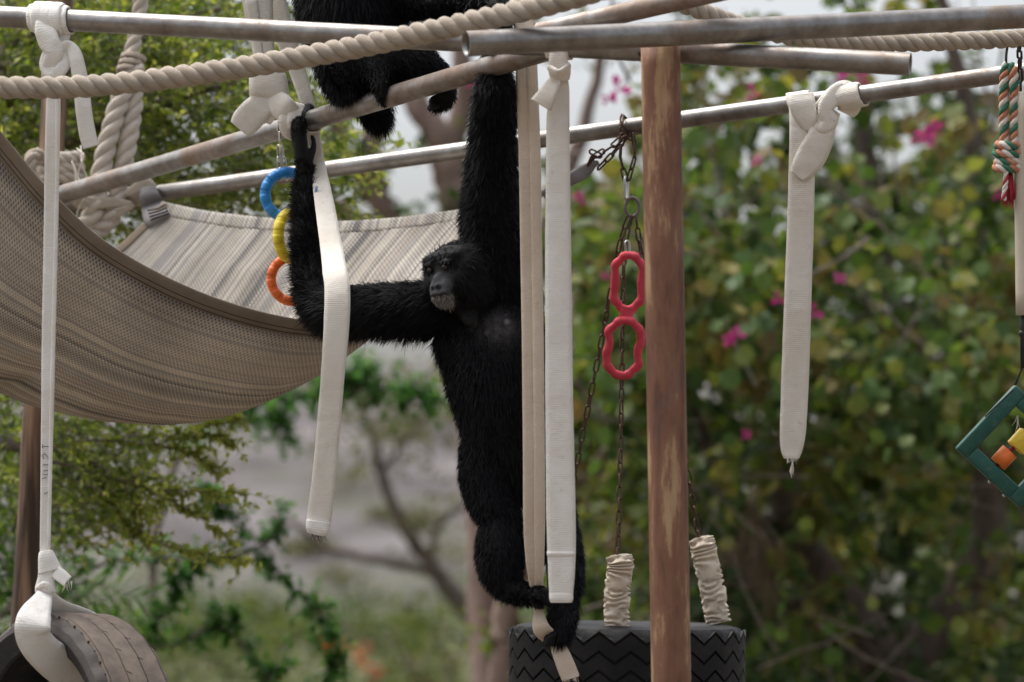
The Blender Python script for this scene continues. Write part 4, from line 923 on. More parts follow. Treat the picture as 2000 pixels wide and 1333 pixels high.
# throat sac with its folds
for k in range(5):
    t = k / 4
    B1.limb([(880 + 3 * k, 588 + 2 * k, 9.92 + .004 * k, 8), (892 + 3 * k, 602 + 4 * k, 9.912, 8.5), (914 + k, 606 + 6 * k, 9.905, 9), (938 - 2 * k, 598 + 5 * k, 9.925, 8.5), (960 - 2 * k, 582 + 4 * k, 9.95, 7)], hair=.006, fing=True)
B1.limb([(905, 585, 9.96, 36), (930, 590, 9.97, 36)], hair=.006)
for (x, y) in ((990, 629), (952, 652)): B1.blob(W(x, y, 9.895 if x > 960 else 9.89), (.0065,) * 3, None); B1.blob(W(x, y, 9.915 if x > 960 else 9.91), (.013, .022, .013), None)
m1 = remesh(B1.g, .0046, 4)
chest = np.array(W(978, 640, 9.90)); chin = np.array(hp(0, .092, -.068)); muz = np.array(hp(0, .09, -.03)); eyeL = np.array(hp(-.022, .082, .012)); eyeR = np.array(hp(.022, .082, .012)); earp = np.array(hp(.073, .002, 0))
mouth0 = np.array(hp(0, .114, -.046))
HMi = np.array(HM.transposed())
def paint1(co):
    c = np.tile(BLK * 1.1, (len(co), 1)); loc = (co - np.array(HC)) @ HMi.T / HS
    s_, f_, u_ = loc[:, 0], loc[:, 1], loc[:, 2]
    face = (np.clip((f_ - .05) / .018, 0, 1) * np.clip((.040 - np.abs(s_)) / .012, 0, 1) * np.clip((.021 - u_) / .008, 0, 1) * (u_ > -.1) * (f_ < .16))[:, None]
    c = c * (1 - face) + np.array((.030, .031, .035)) * face
    mz = np.clip((.046 - np.linalg.norm(co - muz, axis=1)) / .014, 0, 1)[:, None]; c = c * (1 - mz) + np.array((.052, .053, .057)) * mz
    br = (np.clip((-.046 - u_) / .022, 0, 1) * np.clip((f_ - .06) / .015, 0, 1) * (np.abs(s_) < .04) * (u_ > -.1) * (f_ < .16))[:, None]; c = c * (1 - br) + np.array((.13, .12, .105)) * br
    mo_ = ((np.abs(u_ + .0465 + .10 * s_ ** 2 / .03) < .0035) & (np.abs(s_) < .024) & (f_ > .078) & (f_ < .16))[:, None]; c = np.where(mo_, np.array((.010, .009, .009)), c)
    for e in (eyeL, eyeR):
        k = np.clip((.021 - np.linalg.norm(co - e, axis=1)) / .008, 0, 1)[:, None]; c = c * (1 - k) + np.array((.012, .011, .012)) * k
    for sx in (-1, 1):
        ns = np.array(hp(sx * .0085, .106, -.030)); k = (np.linalg.norm((co - ns), axis=1) < .0078)[:, None]; c = np.where(k, np.array((.003, .003, .003)), c)
    er = np.clip((.016 - np.linalg.norm(co - earp, axis=1)) / .008, 0, 1)[:, None]; c = c * (1 - er) + np.array((.028, .027, .028)) * er
    nz_ = np.array([(.75 + .9 * mnoise.noise(Vector(p) * 60) + .8 * mnoise.noise(Vector(p) * 150)) if abs(p[2] - chest[2]) < .1 else 1 for p in co])[:, None].clip(.3, 2)
    ch = np.clip((.074 - np.linalg.norm((co - chest) * np.array((1, .8, 1.15)), axis=1)) / .055, 0, 1)[:, None]; c = c * (1 - ch) + np.array((.042, .035, .037)) * ch * nz_
    for (x, y) in ((990, 629), (952, 652)):
        k = np.clip((.010 - np.linalg.norm(co - np.array(W(x, y, 9.893)), axis=1)) / .006, 0, 1)[:, None]; c = c * (1 - k) + np.array((.16, .15, .155)) * k
    return c
set_col(m1, paint1); m1.polygons.foreach_set('use_smooth', [True] * len(m1.polygons)); m1.materials.clear(); m1.materials.append(M_SKIN)
body1 = link('body', m1, ape)
def tint1(P):
    t = np.tile(BLK, (len(P), 1)); k = np.linalg.norm(P - chin, axis=1) < .030; t[k] = (.30, .275, .235); return t
mk = [(hp(0, .100, -.010), .054, 0, .25), (hp(0, .095, -.05), .046, 0, .3), (W(978, 640, 9.9), .098, .0, .7), (W(592, 290, c_ - .07), .045, .3), (W(918, 622, 9.88), .035, .6), (earp, .014, 0)]
fur(m1, B1.bones, 170000, ape, mk, tint1, 3)
fur(m1, [(Vector(chin), Vector(chin) + Vector((0, 0, .001)), (HM @ Vector((0, .25, -.9))).normalized(), .0085, .02)], 1500, ape, [], lambda P: np.tile(np.array((.21, .195, .17)), (len(P), 1)), 8, .1, .0007, 'beard', (hp(0, .083, -.062), .038))
for sx in (-1, 1):
    e = Geo(); uvsphere(e, hp(sx * .0215, .0850, .0125), .0092, nu=16, nv=10); eo = e.build('eye', M_EYE, ape)
    e = Geo(); uvsphere(e, hp(sx * .0215 - .001, .0912, .0128), (.0042, .003, .0042), HM); e.build('pupil', M_PUPIL, eo)

# second ape, sitting on the slanting pipe above
ape2 = thing('ape', 'black furry ape sitting on the slanting pipe, its head above the picture', 'ape', W(700, 205, 10.3))
B2 = Body(); d2 = dC(705) + .02
B2.limb([(690, -150, d2 + .06, 104), (688, -60, d2 + .05, 108), (690, 20, d2 + .05, 106), (694, 80, d2 + .04, 88), (706, 130, d2 + .03, 80), (716, 162, d2 + .02, 52)], hair=.030)
B2.limb([(700, 120, d2 - .02, 66), (770, 112, d2 - .08, 46), (815, 120, d2 - .09, 36), (850, 138, d2 - .06, 24), (868, 152, d2 - .0, 16), (873, 176, dC(868) + .075, 15), (868, 196, dC(868) + .09, 17), (856, 206, dC(868) + .085, 12)], hair=.016)
for k in range(4): B2.limb([(858 - k * 1, 200 + k * 3, dC(868) + .08 - k * .006, 6), (846 - k * 2, 204 + k * 2.6, dC(868) + .06 - k * .006, 5.5), (837 + k * .6, 212 + k, dC(868) + .05 - k * .006, 4)], hair=.003, fing=True)
B2.limb([(858, 190, dC(868) + .08, 7), (846, 192, dC(868) + .06, 5.5), (840, 198, dC(868) + .055, 4.2)], hair=.003, fing=True)
B2.limb([(700, 110, d2 - .02, 60), (740, 140, d2 - .10, 36), (744, 165, dC(745) - .05, 18), (747, 186, dC(745) - .05, 13)], hair=.014)
for k in range(4): B2.limb([(741 + k * 5, 180, dC(745) - .045, 5.5), (743 + k * 4, 194, dC(745) - .042, 5), (746 + k * 3, 208, dC(745) - .034, 4)], hair=.003, fing=True)
B2.limb([(712, 165, d2 + .03, 40), (728, 205, d2 + .06, 30), (737, 228, d2 + .06, 27)], hair=.026)
B2.limb([(760, -30, d2 + .0, 54), (820, 0, d2 - .05, 36), (885, 2, d2 - .12, 26), (945, 2, d2 - .28, 22), (972, 12, d2 - .38, 19), (984, 40, dC(985) + .02, 15), (984, 70, dC(985) + .05, 13), (982, 92, dC(985) + .045, 11)], hair=.020)
for k, dx in enumerate((-9, -3, 3, 9)): B2.limb([(982 + dx, 88, dC(985) + .04, 5), (982 + dx, 80, dC(985), 5), (982 + dx, 86, dC(985) - .028, 4.4)], hair=.003, fing=True)
B2.limb([(630, -90, d2 + .06, 60), (610, -160, d2 + .05, 44), (608, -215, d2 + .0, 24), (608, -240, d2 - .02, 18)], hair=.022)
H2 = W(828, -62, d2 - .02); HM2 = head_frame(25, 12, 4); hp2 = lambda s_, f_, u_: H2 + HM2 @ Vector((s_, f_, u_))
B2.limb([(740, -70, d2 + .02, 70), (800, -60, d2 + .0, 58)], hair=.016)
B2.blob(H2, (.078, .092, .07), HM2, .016, Vector((0, .6, -.8)))
for a_ in ((0, .066, -.008, (.040, .022, .034)), (0, .086, -.034, (.033, .034, .032)), (0, .100, -.046, (.027, .026, .020)), (0, .088, -.062, (.024, .024, .017)), (0, .106, -.018, (.012, .012, .020))): B2.blob(hp2(*a_[:3]), a_[3], HM2)
for sx in (-1, 1): B2.blob(hp2(sx * .071, .0, 0), (.006, .012, .017), HM2)
m2 = remesh(B2.g, .0055, 4); chin2 = np.array(hp2(0, .092, -.068))
def paint2(co):
    c = np.tile(BLK * 1.1, (len(co), 1)); k = np.clip((.05 - np.linalg.norm(co - chin2, axis=1)) / .02, 0, 1)[:, None]; return c * (1 - k) + np.array((.12, .09, .07)) * k
set_col(m2, paint2); m2.polygons.foreach_set('use_smooth', [True] * len(m2.polygons)); m2.materials.clear(); m2.materials.append(M_SKIN)
link('body', m2, ape2)
fur(m2, B2.bones, 100000, ape2, [(hp2(0, .095, -.012), .05, 0), (hp2(0, .09, -.055), .034, .0)], lambda P: np.tile(BLK, (len(P), 1)), 4, wid=.0012)
fur(m2, [(Vector(chin2), Vector(chin2) + Vector((0, 0, .001)), (HM2 @ Vector((0, .25, -.9))).normalized(), .010, .02)], 900, ape2, [], lambda P: np.tile(np.array((.13, .12, .105)), (len(P), 1)), 8, .1, .0007, 'beard', (hp2(0, .09, -.064), .036))
for sx in (-1, 1): e = Geo(); uvsphere(e, hp2(sx * .0215, .087, .0125), .0075, nu=12, nv=8); e.build('eye', M_EYE, ape2)

# ------------------------------------------------------------------ trees and plants
def foliage(name, mat, parent, P, A, N, L, Wd, C, tmpl='small'):
    P, A, N, L, Wd, C = [np.asarray(x, float) for x in (P, A, N, L, Wd, C)]; n = len(P)
    A = A / (np.linalg.norm(A, axis=1)[:, None] + 1e-9); Sd = np.cross(A, N); Sd /= np.linalg.norm(Sd, axis=1)[:, None] + 1e-9; N = np.cross(Sd, A)
    if tmpl == 'small': tv = [(0, 0, 0), (.45, .5, .12), (1, 0, -.06), (.45, -.5, .12)]; tf = [(0, 2, 1), (0, 3, 2)]
    else: tv = [(0, 0, 0), (.12, .42, .10), (.55, .52, .14), (1, .30, .06), (.86, 0, 0), (1, -.30, .06), (.55, -.52, .14), (.12, -.42, .10)]; tf = [(0, 4, 3, 2, 1), (0, 7, 6, 5, 4)]
    T = np.array(tv); k = len(tv)
    V = P[:, None] + A[:, None] * (T[:, 0][None, :, None] * L[:, None, None]) + Sd[:, None] * (T[:, 1][None, :, None] * Wd[:, None, None]) + N[:, None] * (T[:, 2][None, :, None] * Wd[:, None, None])
    V = V.reshape(-1, 3); lp_ = np.concatenate([np.array(f) for f in tf]); nl = len(lp_); loops = (np.arange(n)[:, None] * k + lp_[None]).ravel()
    st = []; s = 0
    for f in tf: st.append(s); s += len(f)
    m = bpy.data.meshes.new(name); m.vertices.add(len(V)); m.vertices.foreach_set('co', V.ravel()); m.loops.add(len(loops)); m.loops.foreach_set('vertex_index', loops)
    m.polygons.add(n * len(tf)); m.polygons.foreach_set('loop_start', (np.arange(n)[:, None] * nl + np.array(st)[None]).ravel()); m.update(calc_edges=True); m.materials.append(mat)
    c = np.ones((len(V), 4)); c[:, :3] = np.repeat(C, k, 0); a = m.color_attributes.new('Col', 'FLOAT_COLOR', 'POINT'); a.data.foreach_set('color', c.ravel())
    o = link(name, m, parent); o['kind'] = 'stuff'; return o
class Leaves:
    def __init__(s): s.P = []; s.A = []; s.N = []; s.L = []; s.W = []; s.C = []
    def add(s, p, a, n, l, w_, c): s.P.append(p[:]); s.A.append(a[:]); s.N.append(n[:]); s.L.append(l); s.W.append(w_); s.C.append(c)
    def build(s, name, mat, parent, tmpl='small'): return foliage(name, mat, parent, s.P, s.A, s.N, s.L, s.W, s.C, tmpl)
rn = random.Random(11)
def rv(): return Vector((rn.gauss(0, 1), rn.gauss(0, 1), rn.gauss(0, 1))).normalized()
def pal(cols, t=None):
    t = rn.random() if t is None else min(max(t + rn.gauss(0, .15), 0), .999); x = t * (len(cols) - 1); i = int(x); f = x - i
    k = rn.uniform(.8, 1.2); return tuple(k * (a * (1 - f) + b * f) for a, b in zip(cols[i], cols[min(i + 1, len(cols) - 1)]))
def twig_leaves(lv, P, l, cols, per, drop=.3, tipt=None, wr=.5, start=.15, flat=.5):
    """leaves in pairs along a twig path; younger ones at its tip"""
    T = tangents(P); n = len(P) - 1
    for k in range(per):
        t = start + (1 - start) * (k + rn.random()) / per; x = t * n; i = min(int(x), n - 1); p = P[i].lerp(P[i + 1], x - i); tg = T[i]
        sd = tg.cross(Vector((0, 0, 1)) * flat + rv() * (1.1 - flat)).normalized() * (1 if k % 2 else -1)
        a = (tg * rn.uniform(.2, .8) + sd * rn.uniform(.5, 1) + rv() * .45 - Vector((0, 0, drop))).normalized(); nn = (Vector((0, 0, 1)) + rv() * .7).normalized()
        ll = l * rn.uniform(.6, 1.25); lv.add(p, a, nn, ll, ll * wr * rn.uniform(.8, 1.2), pal(cols, (t if tipt is None else tipt * t + (1 - tipt) * rn.random())))
def limb_g(g, K, n=6, sides=8, wob=0.0):
    C = catmull(K, n); P = [W(c[0], c[1], c[2]) + rv() * wob for c in C]; tube(g, P, [max(.0012, S(c[3], c[2])) for c in C], sides); return P
def grow(p, d, ln, n=5, curl=.3, drop=.1):
    P = [p.copy()]; d = d.normalized()
    for _ in range(n): d = (d + rv() * curl * .5 - Vector((0, 0, drop))).normalized(); P.append(P[-1] + d * (ln / n))
    return P
def sample(boxes, mask=None):
    while True:
        b = rn.choices(boxes, [q[6] for q in boxes])[0]; x, y, d = rn.uniform(b[0], b[1]), rn.uniform(b[2], b[3]), rn.uniform(b[4], b[5])
        if mask is None or mask(x, y, d): return x, y, d

# --- small-leaved tree at the left, just behind the frame
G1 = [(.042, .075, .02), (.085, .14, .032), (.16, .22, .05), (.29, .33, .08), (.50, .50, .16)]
t1 = thing('small_leaved_tree', 'small-leaved tree with yellow-green twigs behind the wooden post', 'tree', W(-330, 1150, 13.0).xy.to_3d())
g = Geo(); tw = Geo(); lv = Leaves()
base = W(-330, 1150, 13.0); bz = 666.5 + 0
main = [[(-330, 1870, 13.0, 60), (-310, 1400, 13.0, 55), (-260, 900, 12.9, 50), (-180, 500, 12.9, 42), (-80, 250, 12.9, 32), (60, 60, 12.9, 22), (220, -80, 12.9, 12)],
        [(-180, 500, 12.9, 30), (-20, 380, 12.8, 20), (160, 260, 12.8, 14), (330, 200, 12.7, 9), (520, 150, 12.7, 5), (640, 190, 12.7, 2)],
        [(-260, 900, 12.9, 30), (-120, 880, 12.8, 20), (20, 870, 12.7, 13), (140, 890, 12.6, 9), (230, 930, 12.5, 5)],
        [(-80, 250, 12.9, 18), (120, 150, 13, 12), (300, 60, 13, 8), (440, 20, 13, 4), (600, 40, 13, 2)], [(-20, 380, 12.8, 12), (150, 400, 12.9, 8), (320, 360, 12.9, 5), (480, 330, 12.9, 3), (600, 380, 12.9, 1.5)]]
for K in main: limb_g(g, K, 6, 8, .01)
def m1f(x, y, d):
    v = mnoise.noise(Vector((x * .009, y * .009, d * .8))); lim = -.12 + max(0, (x - 430) / 420) + max(0, (140 - y) / 900)
    return v > lim - .35
for _ in range(1700):
    x, y, d = sample([(-80, 260, -80, 420, 12.2, 13.8, 3.2), (230, 660, -80, 430, 12.2, 13.6, 2.6), (-60, 260, 780, 960, 12.3, 13.2, .6), (60, 220, 900, 1040, 12.4, 12.9, .12)], m1f)
    dr = Vector((.75 + rn.gauss(0, .5), rn.gauss(0, .6), .15 + rn.gauss(0, .45))); P = grow(W(x, y, d), dr, rn.uniform(.16, .36), 4, .5, .06); tube(tw, P, [.0022, .002, .0016, .0012, .0008], 4, cap=False)
    twig_leaves(lv, P, .033, G1, 18, .2, .75, .6)
for _ in range(900):                                                  # inner layer, darker greens stand in for shade inside the crown
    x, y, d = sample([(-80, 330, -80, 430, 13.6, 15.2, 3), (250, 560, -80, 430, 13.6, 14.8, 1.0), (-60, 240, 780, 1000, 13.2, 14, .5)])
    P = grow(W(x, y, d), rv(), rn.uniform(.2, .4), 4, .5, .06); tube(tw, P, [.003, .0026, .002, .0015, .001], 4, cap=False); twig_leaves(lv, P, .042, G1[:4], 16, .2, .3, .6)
sprays = [[(90, 900, 12.5, 4), (220, 932, 12.45, 3), (310, 955, 12.4, 2.4), (400, 960, 12.4, 1.6), (478, 962, 12.4, 1)], [(230, 935, 12.45, 3), (330, 975, 12.4, 2.2), (395, 1012, 12.4, 1.6), (432, 1042, 12.4, 1)],
          [(235, 935, 12.45, 3), (262, 985, 12.42, 2.4), (276, 1040, 12.4, 2.2), (340, 1068, 12.4, 1.8), (420, 1086, 12.4, 1.4), (486, 1098, 12.4, 1)], [(150, 860, 12.5, 3), (300, 868, 12.4, 2.2), (380, 892, 12.4, 1.6), (428, 925, 12.4, 1)],
          [(250, 850, 12.5, 2.5), (340, 850, 12.4, 2), (410, 830, 12.4, 1.4), (470, 812, 12.4, 1)], [(180, 950, 12.4, 3), (230, 1000, 12.4, 2), (262, 1060, 12.4, 1)], [(330, 860, 12.45, 2), (420, 850, 12.4, 1.5), (455, 870, 12.4, 1)]]
for K in sprays:
    P = limb_g(tw, K, 7, 5, .004); twig_leaves(lv, P, .032, G1[2:], int(34 * len(K)), .1, .85, .62, .1)
    for i in range(3, len(P), 3):
        for s_ in range(2):
            Q = grow(P[i], rv() + RT * .8, rn.uniform(.05, .12), 3, .4, .05); tube(tw, Q, [.0014, .0012, .001, .0007], 4, cap=False); twig_leaves(lv, Q, .028, G1[2:], 11, .1, .6, .62, .1)
g.build('trunk', M_BARK, t1); tw.build('twigs', M_TWIG, t1)['kind'] = 'stuff'; lv.build('crown', M_LEAF, t1)

# --- dark green creeping branches further back, lower left
G2 = [(.018, .065, .016), (.036, .11, .026), (.065, .165, .038), (.11, .22, .055)]
t2 = thing('creeper', 'dark green leafy creeper arching across the dry slope', 'shrub', W(120, 1150, 16.0).xy.to_3d())
g = Geo(); lv = Leaves(); d = 16.2
vines = [[(60, 1500, d, 10), (90, 1250, d, 8), (150, 1120, d, 6), (300, 1090, d, 5), (420, 1098, d, 4), (520, 1060, d, 3), (545, 1000, d, 1.5)], [(430, 1095, d, 4), (520, 1100, d, 3.5), (590, 1165, d, 3), (640, 1215, d, 2), (672, 1285, d, 1.2)],
         [(90, 1300, d, 6), (250, 1270, d, 5), (310, 1215, d, 4), (345, 1150, d, 3), (375, 1100, d, 1.5)], [(250, 1290, d, 5), (360, 1250, d, 4), (440, 1230, d, 3), (520, 1320, d, 2)], [(380, 1250, d, 3), (420, 1200, d, 2), (470, 1215, d, 1.5)], [(480, 1010, d, 3), (430, 985, d, 2), (400, 960, d, 1)], [(540, 1090, d, 3), (480, 1030, d, 2), (420, 985, d, 1.2)], [(480, 1400, d, 5), (520, 1330, d, 4), (560, 1290, d, 2)], [(600, 1420, d, 4), (640, 1320, d, 3), (650, 1290, d, 1.5)]]
for K in vines:
    P = limb_g(g, K, 8, 5, .01)
    for i in range(8, len(P), 1):
        for _ in range(2):
            Q = grow(P[i], rv() + Vector((0, 0, .1)), rn.uniform(.05, .13), 3, .4, .05); twig_leaves(lv, Q, .042, G2, 11, .2, .5, .62, 0)
g.build('stems', M_TWIG, t2); lv.build('leaves', M_LEAF, t2)
t3 = thing('leafy_shrub', 'bright green blurred shrub branch below the hammock', 'shrub', W(640, 1150, 20.0).xy.to_3d())
g = Geo(); lv = Leaves(); d = 20
for K in [[(250, 1800, d, 14), (300, 1100, d, 10), (360, 860, d, 8), (450, 800, d, 6), (560, 775, d, 5), (680, 760, d, 4), (780, 765, d, 3), (850, 780, d, 1.5)], [(450, 800, d, 5), (540, 740, d, 4), (640, 730, d, 3), (720, 740, d, 2)], [(360, 860, d, 5), (420, 830, d, 4), (500, 810, d, 3), (560, 830, d, 1.5)], [(680, 760, d, 3), (720, 790, d, 2), (700, 840, d, 1.2)], [(800, 760, d, 3), (840, 720, d, 2), (900, 700, d, 1.2)]]:
    P = limb_g(g, K, 7, 5, .02)
    for i in range(16, len(P)):
        for _ in range(4):
            Q = grow(P[i], rv(), rn.uniform(.1, .24), 3, .4, .08); twig_leaves(lv, Q, .05, [(.015, .065, .010), (.03, .12, .02), (.07, .20, .035), (.12, .26, .05)], 13, .2, .5, .6, 0)
g.build('stems', M_TWIG, t3); lv.build('leaves', M_LEAF, t3)

# --- palm at the lower left
t4 = thing('palm', 'green palm fronds behind the foot of the wooden post', 'palm', W(-40, 1150, 14.2).xy.to_3d())
for k in range(16):
    ang = rn.uniform(-.2, 1.35); ln = rn.uniform(.5, .95); p0 = W(rn.uniform(-130, 20), rn.uniform(1150, 1420), rn.uniform(13.6, 14.8)); dirv = RT * math.cos(ang) * rn.uniform(.3, 1) + Vector((0, 0, 1)) * math.sin(ang + .35) + Vector((0, rn.gauss(0, .3), 0))
    P = grow(p0, dirv, ln, 9, .06, .10); g = Geo(); tube(g, P, [.008 - .0007 * i for i in range(10)], 5); lvp = Leaves(); T = tangents(P)
    fr = g.build('frond', M_TWIG, t4)
    for i in range(2, 10):
        for sgn in (-1, 1):
            for j in range(2):
                a = (T[i] * .7 + T[i].cross(Vector((0, .8, .6))).normalized() * sgn + rv() * .15).normalized(); l_ = rn.uniform(.2, .34) * (1 - .05 * i)
                lvp.add(P[i] + T[i] * (.03 * j), a, (Vector((0, -.3, 1)) + rv() * .4), l_, .024, pal([(.02, .06, .012), (.05, .13, .02), (.12, .20, .035)]))
    lvp.build('leaflets', M_LEAF, fr)

# --- orchid tree with rounded leaves and magenta flowers, right
G3 = [(.035, .062, .022), (.052, .092, .028), (.08, .135, .036), (.115, .17, .045), (.17, .20, .055), (.23, .21, .065), (.17, .125, .055)]
t5 = thing('orchid_tree', 'orchid tree with rounded leaves and magenta flowers behind the post', 'tree', W(1760, 1150, 19.4).xy.to_3d())
g = Geo(); tw = Geo(); lv = Leaves(); D = 19.4
limbs = [[(1780, 1960, D, 70), (1770, 1500, D, 60), (1740, 1330, D, 52), (1640, 1170, D - .2, 44), (1560, 1060, D - .3, 36), (1530, 940, D - .3, 28), (1560, 780, D - .2, 20), (1500, 620, D, 12), (1430, 420, D, 6)],
         [(1740, 1330, D, 46), (1860, 1180, D, 40), (1930, 1040, D, 36), (1920, 880, D, 32), (1890, 720, D, 28), (1880, 500, D, 24), (1900, 300, D, 20), (1860, 100, D, 14), (1820, -60, D, 9)],
         [(1920, 880, D, 24), (1830, 740, D, 20), (1740, 560, D, 18), (1700, 380, D, 18), (1690, 180, D, 17), (1680, 0, D, 14), (1660, -100, D, 9)],
         [(1560, 1060, D - .3, 26), (1450, 1000, D - .2, 20), (1390, 900, D, 14), (1340, 760, D, 10), (1250, 600, D, 6), (1190, 420, D, 4)],
         [(1560, 780, D - .3, 10), (1480, 620, D - .5, 7), (1340, 575, D - .8, 6), (1200, 560, D - .8, 3)], [(1310, 560, D - .9, 7), (1370, 480, D - .9, 7), (1425, 410, D - .9, 6), (1530, 365, D - .9, 5), (1640, 300, D - .9, 3)], [(1500, 620, D, 8), (1450, 530, D, 6), (1340, 585, D - .6, 5)],
         [(1690, 180, D, 9), (1560, 80, D, 7), (1400, 40, D, 5), (1250, 60, D, 3)], [(1880, 500, D, 9), (1960, 420, D, 7), (2060, 300, D, 5)], [(1890, 700, D - .5, 8), (1940, 660, D - .6, 6), (1990, 670, D - .6, 4)], [(1640, 1170, D - .2, 18), (1500, 1200, D, 12), (1400, 1290, D, 8), (1330, 1330, D, 5)],
         [(1530, 940, D, 10), (1620, 880, D, 9), (1750, 850, D, 7), (1850, 870, D, 6)], [(1930, 1040, D, 12), (1980, 960, D, 9), (2060, 900, D, 6)]]
for K in limbs: limb_g(g, K, 7, 9, .012)
for _ in range(95):                                                   # long bare shoots through the crown
    x, y = rn.uniform(1100, 2050), rn.uniform(150, 1400); P = grow(W(x, y, rn.uniform(17, 19.4)), Vector((rn.gauss(-.2, .7), rn.gauss(0, .3), rn.gauss(.4, .5))), rn.uniform(.4, 1.1), 8, .35, .0); r0 = rn.uniform(.004, .011); tube(tw, P, [r0 * (1 - .09 * i) for i in range(9)], 5, cap=False)
def m5(x, y, d):
    v = 1.3 * mnoise.noise(Vector((x * .0055, y * .0055, d * .5))) + .5 * mnoise.noise(Vector((x * .017, y * .017, d)))
    lim = -.16 + max(0, (420 - y) / 560) + max(0, (1180 - x) / 300)
    return v > lim
def big_twig(x, y, d, sz, cols, n=6):
    P = grow(W(x, y, d), rv() + Vector((0, 0, -.15)), rn.uniform(.18, .4), 4, .5, .12); tube(tw, P, [.004, .0035, .003, .002, .0015], 4, cap=False)
    T = tangents(P); hue = .5 + .9 * mnoise.noise(Vector((x * .006, y * .006, d * .7 + 3))) - max(0, (y - 850) / 1500)
    for k in range(n):
        t = (k + rn.random()) / n * 4; i = min(int(t), 3); p = P[i].lerp(P[i + 1], t - i); a = (T[i] * .4 + rv() * .8 + Vector((0, 0, -.45))).normalized(); nn = (Vector((0, -.5, .8)) + rv() * .8)
        l_ = sz * rn.uniform(.4, 1.4); lv.add(p, a, nn, l_, l_ * rn.uniform(.65, 1.05), pal(cols, hue + rn.gauss(0, .16)))
for _ in range(1900):
    x, y, d = sample([(1090, 2060, -80, 450, 17.4, 21.8, 2.4), (1090, 2060, 420, 900, 17.2, 21.3, 3.0), (1090, 2060, 880, 1420, 18.2, 22.3, 2.2)], m5); big_twig(x, y, d, .090, G3, 7)
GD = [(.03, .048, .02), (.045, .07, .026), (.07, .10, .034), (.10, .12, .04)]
for _ in range(1150):                                                 # far side of the tree, shade put into its darker leaf colours
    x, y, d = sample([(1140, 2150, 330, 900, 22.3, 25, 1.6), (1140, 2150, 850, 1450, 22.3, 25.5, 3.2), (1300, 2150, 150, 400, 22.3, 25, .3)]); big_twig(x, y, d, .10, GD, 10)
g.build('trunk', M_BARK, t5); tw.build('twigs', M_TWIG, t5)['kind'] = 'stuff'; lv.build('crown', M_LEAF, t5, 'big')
# the leaves that can be told apart, each an object of its own
lmesh = []
for q in range(3):
    gg = Geo(); T = [(0, 0, 0), (.04, .22, .05), (.14, .42, .09), (.38, .53, .12 + .03 * q), (.66, .50, .10), (.90, .36, .05), (1.02, .20, .0), (.84, 0, 0), (1.02, -.20, 0), (.90, -.36, .05), (.66, -.50, .10), (.38, -.53, .12), (.14, -.42, .09), (.04, -.22, .05)]
    gg.add([(y_, x_, z_ - .10 * x_ * x_ * q) for x_, y_, z_ in T], [(0, 7, 6, 5, 4, 3, 2, 1), (0, 13, 12, 11, 10, 9, 8, 7)]); lmesh.append(gg.mesh('leaf', M_BIGLEAF, False))
for k in range(230):
    x, y, d = sample([(1120, 1260, 250, 900, 16.6, 17.5, .7), (1330, 2010, 120, 560, 16.6, 17.5, 1.6), (1400, 2010, 500, 900, 16.6, 17.5, 2.2), (1380, 2010, 900, 1333, 16.8, 17.8, .3)], m5)
    o = link('leaf', rn.choice(lmesh), t5); o.location = W(x, y, d); o.rotation_mode = 'QUATERNION'
    a = (rv() * .7 + Vector((0, -.1, -.9))).normalized(); nn = (Vector((0, -.8, .5)) + rv() * .6); X = a.cross(nn).normalized(); Z = X.cross(a); o.rotation_quaternion = Matrix((X, a, Z)).transposed().to_quaternion(); sc_ = rn.uniform(.06, .10); o.scale = (sc_, sc_, sc_)
def flower(px, py, d, size, mat, parent, n=5):
    size *= .66; n = rn.choice((3, 4, 5))
    p = W(px, py, d); gg = Geo(); face = (Vector((0, -1, .1)) + rv() * .5).normalized(); u_ = face.orthogonal().normalized(); v_ = face.cross(u_)
    for k in range(n):
        q = 2 * math.pi * k / n + rn.uniform(-.25, .25); a = u_ * math.cos(q) + v_ * math.sin(q) + face * .3; s_ = a.cross(face).normalized(); l_ = size * rn.uniform(.75, 1.1); w_ = l_ * .30
        gg.add([p, p + a * l_ * .3 + s_ * w_ * .5, p + a * l_ * .7 + s_ * w_ + face * .006, p + a * l_ - face * .02, p + a * l_ * .7 - s_ * w_ + face * .006, p + a * l_ * .3 - s_ * w_ * .5], [(0, 1, 2, 3), (0, 3, 4, 5)])
    return gg.build('flower', mat, parent, False)
for (x, y, d, s_) in ((1205, 175, 16.4, .10), (1188, 195, 16.3, .07), (1470, 182, 16.4, .075), (1480, 316, 16.3, .05), (1808, 268, 16.3, .085), (1825, 250, 16.3, .07), (1790, 272, 16.4, .06), (1520, 585, 16.3, .08), (1590, 610, 16.4, .075), (1440, 655, 16.2, .085), (1425, 662, 16.2, .06), (1680, 155, 16.4, .085), (1645, 150, 16.5, .06), (1455, 848, 16.6, .05), (1130, 388, 16.6, .06), (1182, 540, 16.6, .05), (1640, 545, 16.7, .055), (1950, 380, 16.5, .05), (1260, 660, 16.6, .045), (920, 160, 18.5, .07)): flower(x, y, d, s_, M_PETAL, t5)

